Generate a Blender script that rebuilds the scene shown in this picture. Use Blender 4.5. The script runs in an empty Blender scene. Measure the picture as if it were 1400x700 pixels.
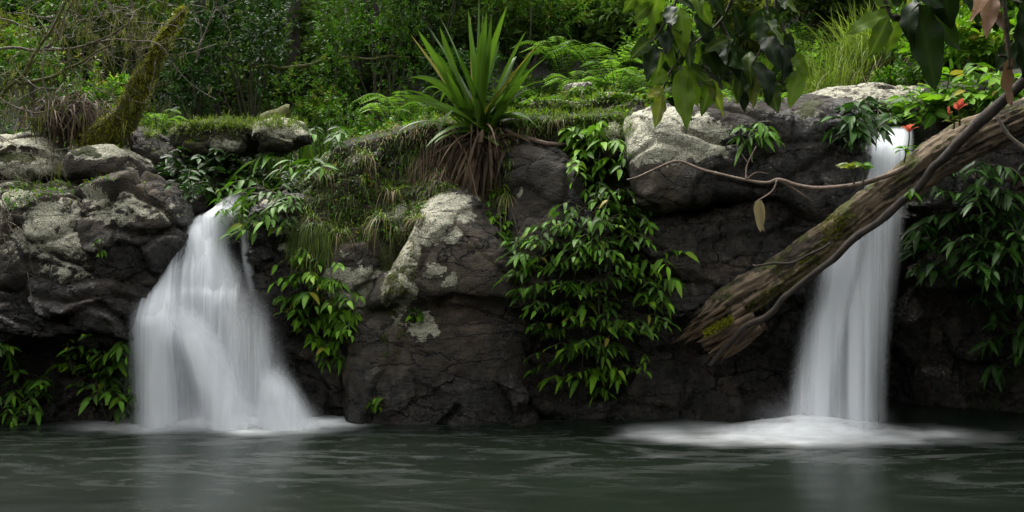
import bpy, math, random
import numpy as np
from mathutils import Vector
from mathutils.bvhtree import BVHTree
RNG = np.random.default_rng(11)
random.seed(11)
COL = bpy.context.scene.collection
F = 1400.0; HY = 300.0; CZ = 2.2          # focal length in photo pixels, horizon row, camera height

def W(px, py, Y):                           # a place in the gorge: photo column, row and distance -> metres
    return np.array([(px-700.0)/F*Y, Y, CZ+(HY-py)/F*Y])
def X(px, Y): return (px-700.0)/F*Y
def Z(py, Y): return CZ+(HY-py)/F*Y

# ------------------------------------------------------------------ noise
def _h(ix, iy, iz, s):
    h = (ix.astype(np.int64)*374761393 + iy.astype(np.int64)*668265263 + iz.astype(np.int64)*2147483647 + s*974634777) & 0xffffffff
    h = ((h ^ (h >> 13))*1274126177) & 0xffffffff
    h = ((h ^ (h >> 16))*2246822519) & 0xffffffff
    return (h ^ (h >> 15)) & 0xffffffff
def rnd(ix, iy, iz, s): return _h(ix, iy, iz, s)/4294967295.0
def vnoise(p, s=0):                         # value noise, about -1..1
    f = np.floor(p); i = f.astype(np.int64); t = p-f; t = t*t*t*(t*(t*6-15)+10)
    r = 0
    for dx in (0, 1):
        wx = t[:, 0] if dx else 1-t[:, 0]
        for dy in (0, 1):
            wy = t[:, 1] if dy else 1-t[:, 1]
            for dz in (0, 1):
                wz = t[:, 2] if dz else 1-t[:, 2]
                r = r + rnd(i[:, 0]+dx, i[:, 1]+dy, i[:, 2]+dz, s)*wx*wy*wz
    return r*2-1
def fbm(p, sc, octs=4, s=0, g=0.5):
    a = 1.0; r = 0; q = p*sc; n = 0
    for k in range(octs):
        r = r+a*vnoise(q, s+k); n += a; a *= g; q = q*2.03+7.1
    return r/n
def facets(p, size, s=0, squash=1.6, crease=0.12):
    """stepped, tilted planes meeting in creases, like jointed rock"""
    q = p/size; q = q*np.array([1, 1, squash])
    q = q+0.25*np.stack([vnoise(q*1.3, s+50), vnoise(q*1.3+9, s+51), vnoise(q*1.3+19, s+52)], 1)
    i0 = np.floor(q).astype(np.int64)
    f1 = np.full(len(q), 9.0); f2 = np.full(len(q), 9.0)
    hv = np.zeros(len(q))
    for dx in (-1, 0, 1):
        for dy in (-1, 0, 1):
            for dz in (-1, 0, 1):
                c = i0+np.array([dx, dy, dz])
                jit = np.stack([rnd(c[:, 0], c[:, 1], c[:, 2], s+k) for k in (1, 2, 3)], 1)
                v = q-(c+jit); d = np.sqrt((v*v).sum(1))
                g = np.stack([rnd(c[:, 0], c[:, 1], c[:, 2], s+k)-0.5 for k in (4, 5, 6)], 1)
                val = (v*g).sum(1)*1.6+(rnd(c[:, 0], c[:, 1], c[:, 2], s+7)-0.5)
                m = d < f1
                f2 = np.where(m, f1, np.minimum(f2, d)); hv = np.where(m, val, hv); f1 = np.where(m, d, f1)
    e = np.clip((f2-f1)/crease, 0, 1); e = e*e*(3-2*e)
    return hv*(0.55+0.45*e)-np.exp(-((f2-f1)/0.05)**2)*0.26
def smooth(a, b, x):
    t = np.clip((x-a)/(b-a), 0, 1); return t*t*(3-2*t)

# ------------------------------------------------------------------ mesh building
class MB:
    def __init__(s): s.v = []; s.q = []; s.t = []; s.a = {'tint': [], 'mid': []}; s.n = 0; s.uv = []
    def add(s, v, quads=None, tris=None, tint=0.5, mid=0.0):
        v = np.asarray(v, float).reshape(-1, 3); k = len(v)
        if quads is not None and len(quads): s.q.append(np.asarray(quads, np.int64).reshape(-1, 4)+s.n)
        if tris is not None and len(tris): s.t.append(np.asarray(tris, np.int64).reshape(-1, 3)+s.n)
        s.v.append(v)
        s.a['tint'].append(np.broadcast_to(np.asarray(tint, float), (k,)) if np.ndim(tint) == 0 else np.asarray(tint, float).ravel())
        s.a['mid'].append(np.broadcast_to(np.asarray(mid, float), (k,)) if np.ndim(mid) == 0 else np.asarray(mid, float).ravel())
        s.n += k
    def mesh(s, name, origin=(0, 0, 0)):
        v = np.concatenate(s.v)-np.asarray(origin, float)
        q = np.concatenate(s.q) if s.q else np.zeros((0, 4), np.int64)
        t = np.concatenate(s.t) if s.t else np.zeros((0, 3), np.int64)
        me = bpy.data.meshes.new(name)
        me.vertices.add(len(v)); me.vertices.foreach_set('co', v.astype(np.float32).ravel())
        idx = np.concatenate([q.ravel(), t.ravel()]).astype(np.int32)
        me.loops.add(len(idx)); me.loops.foreach_set('vertex_index', idx)
        tot = np.concatenate([np.full(len(q), 4), np.full(len(t), 3)]).astype(np.int32)
        st = np.concatenate([[0], np.cumsum(tot)[:-1]]).astype(np.int32)
        me.polygons.add(len(tot)); me.polygons.foreach_set('loop_start', st); me.polygons.foreach_set('loop_total', tot)
        me.polygons.foreach_set('use_smooth', np.ones(len(tot), bool))
        me.update(calc_edges=True); me.validate()
        for k, a in s.a.items():
            at = me.attributes.new(k, 'FLOAT', 'POINT'); at.data.foreach_set('value', np.concatenate(a).astype(np.float32))
        return me
    def build(s, name, mat, parent=None, origin=None):
        if origin is None: origin = tuple(parent.location) if parent is not None else (0, 0, 0)
        me = s.mesh(name, origin)
        o = bpy.data.objects.new(name, me); COL.objects.link(o)
        if mat: me.materials.append(mat)
        if parent is not None: o.parent = parent
        else: o.location = origin
        return o
def tag(o, label=None, cat=None, group=None, kind=None):
    if label: o['label'] = label
    if cat: o['category'] = cat
    if group: o['group'] = group
    if kind: o['kind'] = kind
    return o
def thing(name, loc, label, cat, group=None):
    o = bpy.data.objects.new(name, None); COL.objects.link(o); o.location = tuple(float(c) for c in loc)
    o.empty_display_size = 0.1
    return tag(o, label, cat, group)
def norm(a): return a/np.maximum(np.linalg.norm(a, axis=-1, keepdims=True), 1e-9)

LEAF_HI = [(0, 0, 0)]+[(t, s, 1-abs(s)) for t in (0.18, 0.42, 0.7) for s in (-1, 0, 1)]+[(1, 0, 1)]
LEAF_HI_T = [(0, 2, 1), (0, 3, 2), (7, 8, 10), (8, 9, 10)]
LEAF_HI_Q = [(1, 2, 5, 4), (2, 3, 6, 5), (4, 5, 8, 7), (5, 6, 9, 8)]
LEAF_LO = [(0, 0, 0), (0.42, -1, 0), (0.45, 0, 1), (0.42, 1, 0), (1, 0, 1)]
LEAF_LO_T = [(0, 2, 1), (0, 3, 2), (1, 2, 4), (2, 3, 4)]
def wprof(t): return np.sin(np.pi*np.clip(t, 0, 1)**0.75)**0.8
def leaves(mb, P, D, L, Wd, droop=0.35, fold=0.25, up=None, hi=False, tint=None, roll=0.5):
    """many leaves: base points, directions, lengths, widths"""
    P = np.asarray(P, float); n = len(P)
    if n == 0: return
    D = norm(np.asarray(D, float)); L = np.broadcast_to(L, (n,)); Wd = np.broadcast_to(Wd, (n,))
    if up is None: up = np.array([0, 0, 1.0])
    up = norm(np.broadcast_to(up, (n, 3))+RNG.normal(0, roll, (n, 3)))
    S = norm(np.cross(D, up)); N = np.cross(S, D)
    T = LEAF_HI if hi else LEAF_LO
    V = np.zeros((n, len(T), 3))
    dr = np.broadcast_to(droop, (n,))
    wav = RNG.normal(0, 0.12, n)
    for k, (t, s, m) in enumerate(T):
        w = float(wprof(np.array(t)))
        V[:, k] = (P+D*(L*t)[:, None]+S*(Wd*0.5*s*w)[:, None]+N*((fold*Wd*0.5*abs(s)*w)+wav*L*s*0.15*t)[:, None]
                   + np.array([0, 0, -1.0])*(dr*L*t*t)[:, None])
    off = (np.arange(n)*len(T))[:, None, None]
    tr = (np.array(LEAF_HI_T if hi else LEAF_LO_T)[None]+off).reshape(-1, 3)
    qd = (np.array(LEAF_HI_Q)[None]+off).reshape(-1, 4) if hi else None
    if tint is None: tint = RNG.random(n)
    tint = np.broadcast_to(tint, (n,))
    mb.add(V.reshape(-1, 3), qd, tr, np.repeat(tint, len(T)), np.tile([m for _, _, m in T], n))
def ribbons(mb, P, D, L, Wd, droop=0.5, seg=5, fold=0.0, tint=None, taper=1.0, twist=0.0, side=None):
    P = np.asarray(P, float); n = len(P); D = norm(np.asarray(D, float))
    L = np.broadcast_to(L, (n,)); Wd = np.broadcast_to(Wd, (n,)); droop = np.broadcast_to(droop, (n,))
    if side is None:
        S = norm(np.cross(D, np.array([0, 0, 1.0])+RNG.normal(0, 0.25, (n, 3))))
    else: S = norm(np.asarray(side, float))
    cols = 3 if fold else 2
    V = np.zeros((n, seg+1, cols, 3)); m = np.zeros((n, seg+1, cols))
    Nn = np.cross(S, D)
    for i in range(seg+1):
        t = i/seg
        c = P+D*(L*t)[:, None]+np.array([0, 0, -1.0])*(droop*L*t*t)[:, None]
        c = c - D*(L*0.35*np.clip(droop, 0, 1.5)*t*t*t)[:, None]*0.5
        w = Wd*0.5*(min(1, 0.55+2.2*t))*(1-t**(1+2*taper)*0.97)
        a = twist*t
        s_ = S*math.cos(a)+Nn*math.sin(a)
        if fold:
            V[:, i, 0] = c-s_*w[:, None]+Nn*(w*fold)[:, None]; V[:, i, 1] = c; V[:, i, 2] = c+s_*w[:, None]+Nn*(w*fold)[:, None]; m[:, i, 1] = 1
        else:
            V[:, i, 0] = c-s_*w[:, None]; V[:, i, 1] = c+s_*w[:, None]
    base = np.arange(n)[:, None, None]*(seg+1)*cols+np.arange(seg)[None, :, None]*cols+np.arange(cols-1)[None, None, :]
    q = np.stack([base, base+1, base+cols+1, base+cols], -1).reshape(-1, 4)
    if tint is None: tint = RNG.random(n)
    tint = np.broadcast_to(tint, (n,))
    mb.add(V.reshape(-1, 3), q, None, np.repeat(tint, (seg+1)*cols), m.ravel())
def tube(mb, pts, rad, sides=7, tint=0.5, rough=0.0, cap=True, seed=0):
    pts = np.asarray(pts, float); n = len(pts); rad = np.broadcast_to(rad, (n,)) if np.ndim(rad) == 0 or len(rad) == n else np.interp(np.linspace(0, 1, n), np.linspace(0, 1, len(rad)), rad)
    T = norm(np.gradient(pts, axis=0)); u = np.array([0, 0, 1.0]) if abs(T[0, 2]) < 0.9 else np.array([1.0, 0, 0])
    V = np.zeros((n, sides, 3))
    for i in range(n):
        s = np.cross(T[i], u); s /= np.linalg.norm(s)+1e-9; u = np.cross(s, T[i])
        for k in range(sides):
            a = 2*math.pi*k/sides
            V[i, k] = s*math.cos(a)+u*math.sin(a)
    R = np.repeat(rad[:, None], sides, 1)
    if rough: R = R*(1+rough*fbm((pts[:, None]+V*rad[:, None, None]*1.0).reshape(-1, 3), 6.0, 3, seed).reshape(n, sides))
    P = pts[:, None]+V*R[:, :, None]
    i = np.arange(n-1)[:, None]*sides; k = np.arange(sides)[None]; k2 = (k+1) % sides
    q = np.stack([i+k, i+k2, i+sides+k2, i+sides+k], -1).reshape(-1, 4)
    vv = P.reshape(-1, 3); tr = []
    if cap:
        vv = np.concatenate([vv, pts[:1], pts[-1:]]); c0 = n*sides; c1 = c0+1
        tr = [(c0, (a+1) % sides, a) for a in range(sides)]+[(c1, (n-1)*sides+a, (n-1)*sides+(a+1) % sides) for a in range(sides)]
    mb.add(vv, q, tr, tint)
def spline(ctrl, n=12, wob=0.0, seed=0):
    c = np.asarray(ctrl, float); k = len(c)
    if k == 2: out = c[0]+(c[1]-c[0])*np.linspace(0, 1, n)[:, None]
    else:
        ext = np.vstack([2*c[0]-c[1], c, 2*c[-1]-c[-2]]); out = []
        for t in np.linspace(0, k-1-1e-6, n):
            i = int(t); f = t-i; p0, p1, p2, p3 = ext[i:i+4]
            out.append(0.5*((2*p1)+(-p0+p2)*f+(2*p0-5*p1+4*p2-p3)*f*f+(-p0+3*p1-3*p2+p3)*f**3))
        out = np.array(out)
    if wob:
        w = np.stack([vnoise(out*3.1+seed*7.7, 21), vnoise(out*3.1+seed*3.3+40, 22), vnoise(out*3.1+80+seed, 23)], 1)*wob
        e = np.minimum(np.arange(n), np.arange(n)[::-1]); w *= np.clip(e/2.0, 0, 1)[:, None]; out = out+w
    return out

# ------------------------------------------------------------------ materials
def new_mat(name):
    m = bpy.data.materials.new(name); m.use_nodes = True; nt = m.node_tree
    for n in list(nt.nodes): nt.nodes.remove(n)
    return m, nt
class NT:
    def __init__(s, nt): s.nt = nt
    def n(s, t, **kw):
        x = s.nt.nodes.new(t)
        for k, v in kw.items():
            if hasattr(x, k): setattr(x, k, v)
        return x
    def link(s, a, b): s.nt.links.new(a, b)
    def val(s, sock, v):
        if hasattr(v, 'is_linked') or isinstance(v, bpy.types.NodeSocket): s.link(v, sock)
        else: sock.default_value = v
    def noise(s, sc, vec=None, det=4, rough=0.55, dist=0.0, out='Fac'):
        x = s.n('ShaderNodeTexNoise'); x.inputs['Scale'].default_value = sc; x.inputs['Detail'].default_value = det
        x.inputs['Roughness'].default_value = rough; x.inputs['Distortion'].default_value = dist
        if vec is not None: s.link(vec, x.inputs['Vector'])
        return x.outputs[out]
    def voro(s, sc, vec=None, feature='F1', out='Distance'):
        x = s.n('ShaderNodeTexVoronoi'); x.feature = feature; x.inputs['Scale'].default_value = sc
        if vec is not None: s.link(vec, x.inputs['Vector'])
        return x.outputs[out]
    def ramp(s, fac, stops, interp='LINEAR'):
        x = s.n('ShaderNodeValToRGB'); cr = x.color_ramp; cr.interpolation = interp
        while len(cr.elements) < len(stops): cr.elements.new(0.5)
        for e, (p, c) in zip(cr.elements, stops):
            e.position = p; e.color = (*c, 1) if isinstance(c, tuple) else (c, c, c, 1)
        s.link(fac, x.inputs[0]); return x.outputs[0]
    def rng(s, v, a, b, c=0.0, d=1.0):
        x = s.n('ShaderNodeMapRange'); x.interpolation_type = 'SMOOTHSTEP'
        s.val(x.inputs[0], v); x.inputs[1].default_value = a; x.inputs[2].default_value = b; x.inputs[3].default_value = c; x.inputs[4].default_value = d
        return x.outputs[0]
    def math(s, op, a, b=0.0, clamp=False):
        x = s.n('ShaderNodeMath'); x.operation = op; x.use_clamp = clamp
        s.val(x.inputs[0], a); s.val(x.inputs[1], b); return x.outputs[0]
    def mix(s, f, a, b, mode='MIX'):
        x = s.n('ShaderNodeMix'); x.data_type = 'RGBA'; x.blend_type = mode
        s.val(x.inputs[0], f)
        for i, v in ((6, a), (7, b)):
            if isinstance(v, tuple): x.inputs[i].default_value = (*v, 1)
            else: s.link(v, x.inputs[i])
        return x.outputs[2]
    def attr(s, name):
        x = s.n('ShaderNodeAttribute'); x.attribute_name = name; return x.outputs['Fac']
    def vec(s, scale=(1, 1, 1), src='Object', rot=(0, 0, 0)):
        if src == 'World': t = s.n('ShaderNodeNewGeometry').outputs['Position']
        else: t = s.n('ShaderNodeTexCoord').outputs[src]
        m = s.n('ShaderNodeMapping'); m.inputs['Scale'].default_value = scale; m.inputs['Rotation'].default_value = rot
        s.link(t, m.inputs['Vector']); return m.outputs[0]
    def bump(s, h, strength=0.5, dist=0.02, nrm=None):
        x = s.n('ShaderNodeBump'); x.inputs['Strength'].default_value = strength; x.inputs['Distance'].default_value = dist
        s.link(h, x.inputs['Height'])
        if nrm is not None: s.link(nrm, x.inputs['Normal'])
        return x.outputs[0]

def rock_material(name='rock', warm=0.5):
    m, nt = new_mat(name); N = NT(nt)
    v = N.vec(src='World'); vs = N.vec((1.0, 1.0, 0.35), 'World'); vh = N.vec((0.6, 0.6, 2.2), 'World')
    big = N.noise(1.1, v, 5, 0.6); med = N.noise(5.5, v, 8, 0.65); fine = N.noise(38, v, 6, 0.7); grain = N.noise(150, v, 3, 0.7)
    streak = N.noise(9, vs, 5, 0.6, 0.3); strata = N.noise(5, vh, 6, 0.65, 0.4)
    dry = N.ramp(med, [(0.28, (0.014, 0.011, 0.008)), (0.5, (0.048, 0.040, 0.028)), (0.72, (0.115, 0.099, 0.071))])
    dry = N.mix(N.rng(big, 0.35, 0.65), dry, N.ramp(strata, [(0.3, (0.014, 0.010, 0.007)), (0.7, (0.088, 0.068, 0.045))]))
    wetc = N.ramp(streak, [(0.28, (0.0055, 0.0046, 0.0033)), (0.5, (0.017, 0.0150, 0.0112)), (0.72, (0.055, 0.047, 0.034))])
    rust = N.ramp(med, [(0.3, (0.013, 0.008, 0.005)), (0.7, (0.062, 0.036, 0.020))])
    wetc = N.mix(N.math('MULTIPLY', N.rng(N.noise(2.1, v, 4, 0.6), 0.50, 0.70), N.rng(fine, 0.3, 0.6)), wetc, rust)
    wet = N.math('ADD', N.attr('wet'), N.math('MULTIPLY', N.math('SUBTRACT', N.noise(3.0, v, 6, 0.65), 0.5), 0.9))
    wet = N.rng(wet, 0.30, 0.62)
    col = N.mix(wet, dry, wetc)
    wv = N.n('ShaderNodeVectorMath'); wv.operation = 'ADD'; N.link(vh, wv.inputs[0])
    ws = N.n('ShaderNodeVectorMath'); ws.operation = 'SCALE'; ws.inputs['Scale'].default_value = 0.55; N.link(N.noise(2.2, v, 5, 0.6, 0, 'Color'), ws.inputs[0]); N.link(ws.outputs[0], wv.inputs[1])
    crk = N.rng(N.voro(1.5, wv.outputs[0], 'DISTANCE_TO_EDGE'), 0.0, 0.022, 0.0, 1.0)
    crk2 = N.rng(N.voro(4.5, wv.outputs[0], 'DISTANCE_TO_EDGE'), 0.0, 0.03, 0.72, 1.0)
    cr = N.math('MINIMUM', crk, crk2)
    # dark pits and grime specks
    col = N.mix(N.math('MULTIPLY', N.rng(fine, 0.54, 0.68), 0.7), col, (0.018, 0.016, 0.013))
    col = N.mix(1.0, col, N.ramp(N.noise(0.9, N.vec((1, 1, .5), 'World'), 5, 0.6, 0.5), [(0.34, 0.55), (0.5, 0.95), (0.66, 1.75)]), 'MULTIPLY')
    col = N.mix(cr, (0.004, 0.003, 0.002), col)
    # pale crusty lichen, ragged edge
    la = N.math('ADD', N.attr('lichen'), N.math('MULTIPLY', N.math('SUBTRACT', N.noise(6.0, v, 10, 0.78, 0.5), 0.5), 2.4))
    lm = N.rng(la, 0.54, 0.60)
    lm = N.math('MULTIPLY', lm, N.rng(N.noise(60, v, 4, 0.6), 0.33, 0.46))
    lc = N.ramp(N.noise(22, v, 8, 0.8), [(0.33, (0.15, 0.145, 0.10)), (0.45, (0.40, 0.39, 0.29)), (0.66, (0.60, 0.585, 0.45))])
    col = N.mix(lm, col, lc)
    # moss on lit shelves
    ma = N.math('ADD', N.attr('moss'), N.math('MULTIPLY', N.math('SUBTRACT', N.noise(6, v, 8, 0.7, 0.4), 0.5), 1.3))
    mm = N.rng(ma, 0.46, 0.6)
    mc = N.ramp(N.noise(45, v, 5, 0.7), [(0.3, (0.016, 0.022, 0.004)), (0.55, (0.062, 0.075, 0.010)), (0.75, (0.15, 0.155, 0.022))])
    col = N.mix(mm, col, mc)
    col = N.mix(1.0, col, N.ramp(N.noise(90, v, 5, 0.75), [(0.36, 0.3), (0.5, 0.9), (0.64, 1.5)]), 'MULTIPLY')
    b = N.n('ShaderNodeBsdfPrincipled'); N.link(col, b.inputs['Base Color'])
    keep = N.math('SUBTRACT', 1.0, N.math('MAXIMUM', lm, mm), True)
    gl = N.math('MULTIPLY', wet, keep)
    N.link(N.math('SUBTRACT', 0.86, N.math('MULTIPLY', gl, N.rng(N.noise(14, v, 5, 0.6), 0.36, 0.54, 0.30, 0.72))), b.inputs['Roughness'])
    h = N.math('ADD', N.math('MULTIPLY', med, 1.0), N.math('MULTIPLY', fine, 0.55))
    h = N.math('ADD', h, N.math('MULTIPLY', grain, 0.16)); h = N.math('ADD', h, N.math('MULTIPLY', strata, 0.6))
    h = N.math('ADD', h, N.math('MULTIPLY', mm, N.math('MULTIPLY', N.noise(70, v, 4, 0.7), 1.3)))
    h = N.math('ADD', h, N.math('MULTIPLY', lm, 0.12)); h = N.math('ADD', h, N.math('MULTIPLY', cr, 0.8))
    N.link(N.bump(h, 1.0, 0.05), b.inputs['Normal'])
    b.inputs['Specular IOR Level'].default_value = 0.5
    o = N.n('ShaderNodeOutputMaterial'); N.link(b.outputs[0], o.inputs[0]); return m

def leaf_material(name, dark, light, rib=None, trans=0.35, rough=0.5, spec=0.18, blotch=None, old=None):
    m, nt = new_mat(name); N = NT(nt)
    v = N.vec(src='World')
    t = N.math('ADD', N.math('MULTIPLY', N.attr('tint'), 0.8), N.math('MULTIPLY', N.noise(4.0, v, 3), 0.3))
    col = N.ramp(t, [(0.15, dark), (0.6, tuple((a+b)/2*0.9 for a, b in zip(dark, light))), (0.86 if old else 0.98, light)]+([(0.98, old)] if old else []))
    if blotch: col = N.mix(N.rng(N.noise(30, v, 5, 0.7), 0.58, 0.72), col, blotch)
    if rib: col = N.mix(N.math('MULTIPLY', N.math('POWER', N.attr('mid'), 7.0), 0.6), col, rib)
    b = N.n('ShaderNodeBsdfPrincipled'); N.link(col, b.inputs['Base Color']); b.inputs['Roughness'].default_value = rough
    b.inputs['Specular IOR Level'].default_value = spec
    N.link(N.bump(N.noise(55, v, 3, 0.6), 0.25, 0.01), b.inputs['Normal'])
    tr = N.n('ShaderNodeBsdfTranslucent'); N.link(N.mix(0.5, col, N.mix(1.0, col, (0.9, 1.0, 0.25), 'MULTIPLY')), tr.inputs[0])
    mx = N.n('ShaderNodeMixShader'); mx.inputs[0].default_value = trans
    N.link(b.outputs[0], mx.inputs[1]); N.link(tr.outputs[0], mx.inputs[2])
    o = N.n('ShaderNodeOutputMaterial'); N.link(mx.outputs[0], o.inputs[0]); return m
def bark_material(name, c0, c1, moss=0.0, scale=(1, 1, 1), nsc=9, lichen=0.0, rot=(0,0,0), bdist=0.03, src='World', woodc=None):
    m, nt = new_mat(name); N = NT(nt); w = N.vec(src='World')
    if src == 'flow': v = N.n('ShaderNodeAttribute', attribute_name='flow').outputs['Vector']
    else:
        mp = N.n('ShaderNodeMapping'); mp.inputs['Scale'].default_value = scale; N.link(N.vec((1, 1, 1), src, rot), mp.inputs[0]); v = mp.outputs[0]
    a = N.noise(nsc, v, 9, 0.7, 0.5); col = N.ramp(a, [(0.3, c0), (0.7, c1)])
    col = N.mix(N.rng(N.noise(70, w, 4, 0.7), 0.52, 0.7), col, tuple(c*0.3 for c in c0))
    if lichen: col = N.mix(N.rng(N.noise(16, w, 6, 0.7), 0.72-lichen, 0.8-lichen), col, (0.36, 0.36, 0.28))
    if woodc: col = N.mix(N.rng(N.math('ADD', N.noise(5, w, 6, 0.7), N.math('MULTIPLY', N.attr('tint'), 0.3)), 0.62, 0.7), col, woodc)
    mm = None
    if moss:
        g = N.n('ShaderNodeNewGeometry'); sp = N.n('ShaderNodeSeparateXYZ'); N.link(g.outputs['Normal'], sp.inputs[0])
        q = N.math('ADD', N.noise(4.2, w, 8, 0.72), N.math('MULTIPLY', sp.outputs[2], 0.08))
        mm = N.rng(q, 0.74-moss*0.5, 0.82-moss*0.5)
        col = N.mix(mm, col, N.ramp(N.noise(55, w, 5, 0.7), [(0.3, (0.02, 0.024, 0.004)), (0.7, (0.11, 0.115, 0.016))]))
    b = N.n('ShaderNodeBsdfPrincipled'); N.link(col, b.inputs['Base Color']); b.inputs['Roughness'].default_value = 0.85
    h = N.math('ADD', a, N.math('MULTIPLY', N.noise(60, w, 5, 0.7), 0.3))
    if mm is not None: h = N.math('ADD', h, N.math('MULTIPLY', mm, 0.3))
    N.link(N.bump(h, 1.0, bdist), b.inputs['Normal'])
    o = N.n('ShaderNodeOutputMaterial'); N.link(b.outputs[0], o.inputs[0]); return m
def soil_material():
    m, nt = new_mat('forest_floor'); N = NT(nt); v = N.vec(src='World')
    col = N.ramp(N.noise(3, v, 9, 0.7), [(0.3, (0.008, 0.007, 0.004)), (0.5, (0.012, 0.009, 0.005)), (0.7, (0.03, 0.02, 0.011))])
    col = N.mix(N.rng(N.noise(1.7, v, 8, 0.7), 0.42, 0.56), col, N.ramp(N.noise(40, v, 5, 0.7), [(0.3, (0.005, 0.009, 0.002)), (0.7, (0.026, 0.036, 0.006))]))
    b = N.n('ShaderNodeBsdfPrincipled'); N.link(col, b.inputs['Base Color']); b.inputs['Roughness'].default_value = 0.95
    N.link(N.bump(N.noise(25, v, 8, 0.7), 1.0, 0.06), b.inputs['Normal'])
    o = N.n('ShaderNodeOutputMaterial'); N.link(b.outputs[0], o.inputs[0]); return m

M = {}
M['rock'] = rock_material()
M['soil'] = soil_material()
M['leaf_mid'] = leaf_material('broad_leaf', (0.009, 0.032, 0.003), (0.085, 0.225, 0.009), (0.16, 0.26, 0.05), old=(0.27, 0.23, 0.035))
M['leaf_bright'] = leaf_material('fresh_leaf', (0.016, 0.065, 0.004), (0.155, 0.34, 0.012), (0.2, 0.34, 0.06), 0.4, old=(0.30, 0.26, 0.035))
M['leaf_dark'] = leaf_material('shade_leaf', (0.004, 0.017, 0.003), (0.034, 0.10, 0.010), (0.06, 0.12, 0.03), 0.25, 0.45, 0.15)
M['leaf_olive'] = leaf_material('olive_leaf', (0.016, 0.026, 0.004), (0.13, 0.165, 0.020), None, 0.35, 0.7, 0.1)
M['leaf_far'] = leaf_material('far_leaf', (0.008, 0.020, 0.005), (0.070, 0.125, 0.022), None, 0.35, 0.8, 0.08)
M['leaf_fern'] = leaf_material('fern_leaf', (0.05, 0.13, 0.012), (0.24, 0.45, 0.045), None, 0.5, 0.5, 0.3)
M['leaf_over'] = leaf_material('overhanging_leaf', (0.012, 0.030, 0.004), (0.10, 0.18, 0.012), (0.14, 0.2, 0.04), 0.35, 0.5, 0.15, (0.10, 0.095, 0.015))
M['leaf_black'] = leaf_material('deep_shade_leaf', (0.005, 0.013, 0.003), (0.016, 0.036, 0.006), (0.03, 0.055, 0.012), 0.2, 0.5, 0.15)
M['leaf_yellow'] = leaf_material('yellowing_leaf', (0.07, 0.11, 0.010), (0.20, 0.23, 0.02), (0.3, 0.3, 0.08), 0.4, 0.45, 0.4, (0.09, 0.06, 0.02))
M['leaf_red'] = leaf_material('red_leaf', (0.40, 0.055, 0.05), (0.60, 0.12, 0.11), (0.65, 0.25, 0.2), 0.35, 0.45)
M['leaf_brown'] = leaf_material('withered_leaf', (0.10, 0.055, 0.035), (0.30, 0.18, 0.11), (0.2, 0.11, 0.07), 0.2, 0.6, 0.3, (0.05, 0.028, 0.02))
M['strap'] = leaf_material('strap_leaf', (0.014, 0.046, 0.005), (0.095, 0.19, 0.016), (0.12, 0.2, 0.03), 0.35, 0.42, 0.25, None)
M['strap_yellow'] = leaf_material('yellow_strap', (0.16, 0.15, 0.02), (0.34, 0.30, 0.06), None, 0.35, 0.45, 0.4, (0.12, 0.07, 0.03))
M['dead'] = leaf_material('dead_strap', (0.025, 0.017, 0.010), (0.22, 0.155, 0.10), None, 0.12, 0.75, 0.2, (0.03, 0.02, 0.014))
M['straw'] = leaf_material('straw', (0.08, 0.06, 0.03), (0.33, 0.27, 0.14), None, 0.2, 0.7, 0.2)
M['grass'] = leaf_material('grass_blade', (0.04, 0.075, 0.010), (0.20, 0.28, 0.04), None, 0.4, 0.5, 0.3)
M['grass_pale'] = leaf_material('tall_grass_blade', (0.08, 0.13, 0.02), (0.30, 0.42, 0.06), None, 0.4, 0.5, 0.3)
M['moss'] = leaf_material('moss_tuft', (0.05, 0.058, 0.005), (0.27, 0.275, 0.02), None, 0.3, 0.9, 0.1)
M['moss_hang'] = leaf_material('hanging_moss', (0.035, 0.042, 0.012), (0.20, 0.215, 0.07), None, 0.4, 0.9, 0.1)
M['stem'] = bark_material('plant_stem', (0.02, 0.022, 0.010), (0.07, 0.065, 0.03))
M['twig'] = bark_material('pale_twig', (0.04, 0.034, 0.022), (0.20, 0.17, 0.12), lichen=0.1)
M['twig_brown'] = bark_material('brown_twig', (0.06, 0.042, 0.03), (0.23, 0.165, 0.12), lichen=0.12)
M['bark_dark'] = bark_material('dark_bark', (0.006, 0.004, 0.003), (0.045, 0.032, 0.02), moss=0.2, scale=(1, 1, 0.3))
M['bark_far'] = bark_material('far_bark', (0.012, 0.010, 0.007), (0.05, 0.042, 0.03), scale=(1, 1, 0.25))
M['bark_moss'] = bark_material('mossy_bark', (0.03, 0.024, 0.010), (0.09, 0.08, 0.02), moss=1.1)
# the fallen log: fibres run along it
M['log'] = bark_material('weathered_wood', (0.005, 0.004, 0.002), (0.088, 0.063, 0.038), moss=0.42, nsc=10, src='flow', bdist=0.07, woodc=(0.19, 0.14, 0.088))
M['log_wood'] = bark_material('split_wood', (0.010, 0.006, 0.003), (0.20, 0.13, 0.07), moss=0.0, scale=(0.2, 1, 1), nsc=22, rot=(0, math.radians(34), 0), bdist=0.04)
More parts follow.
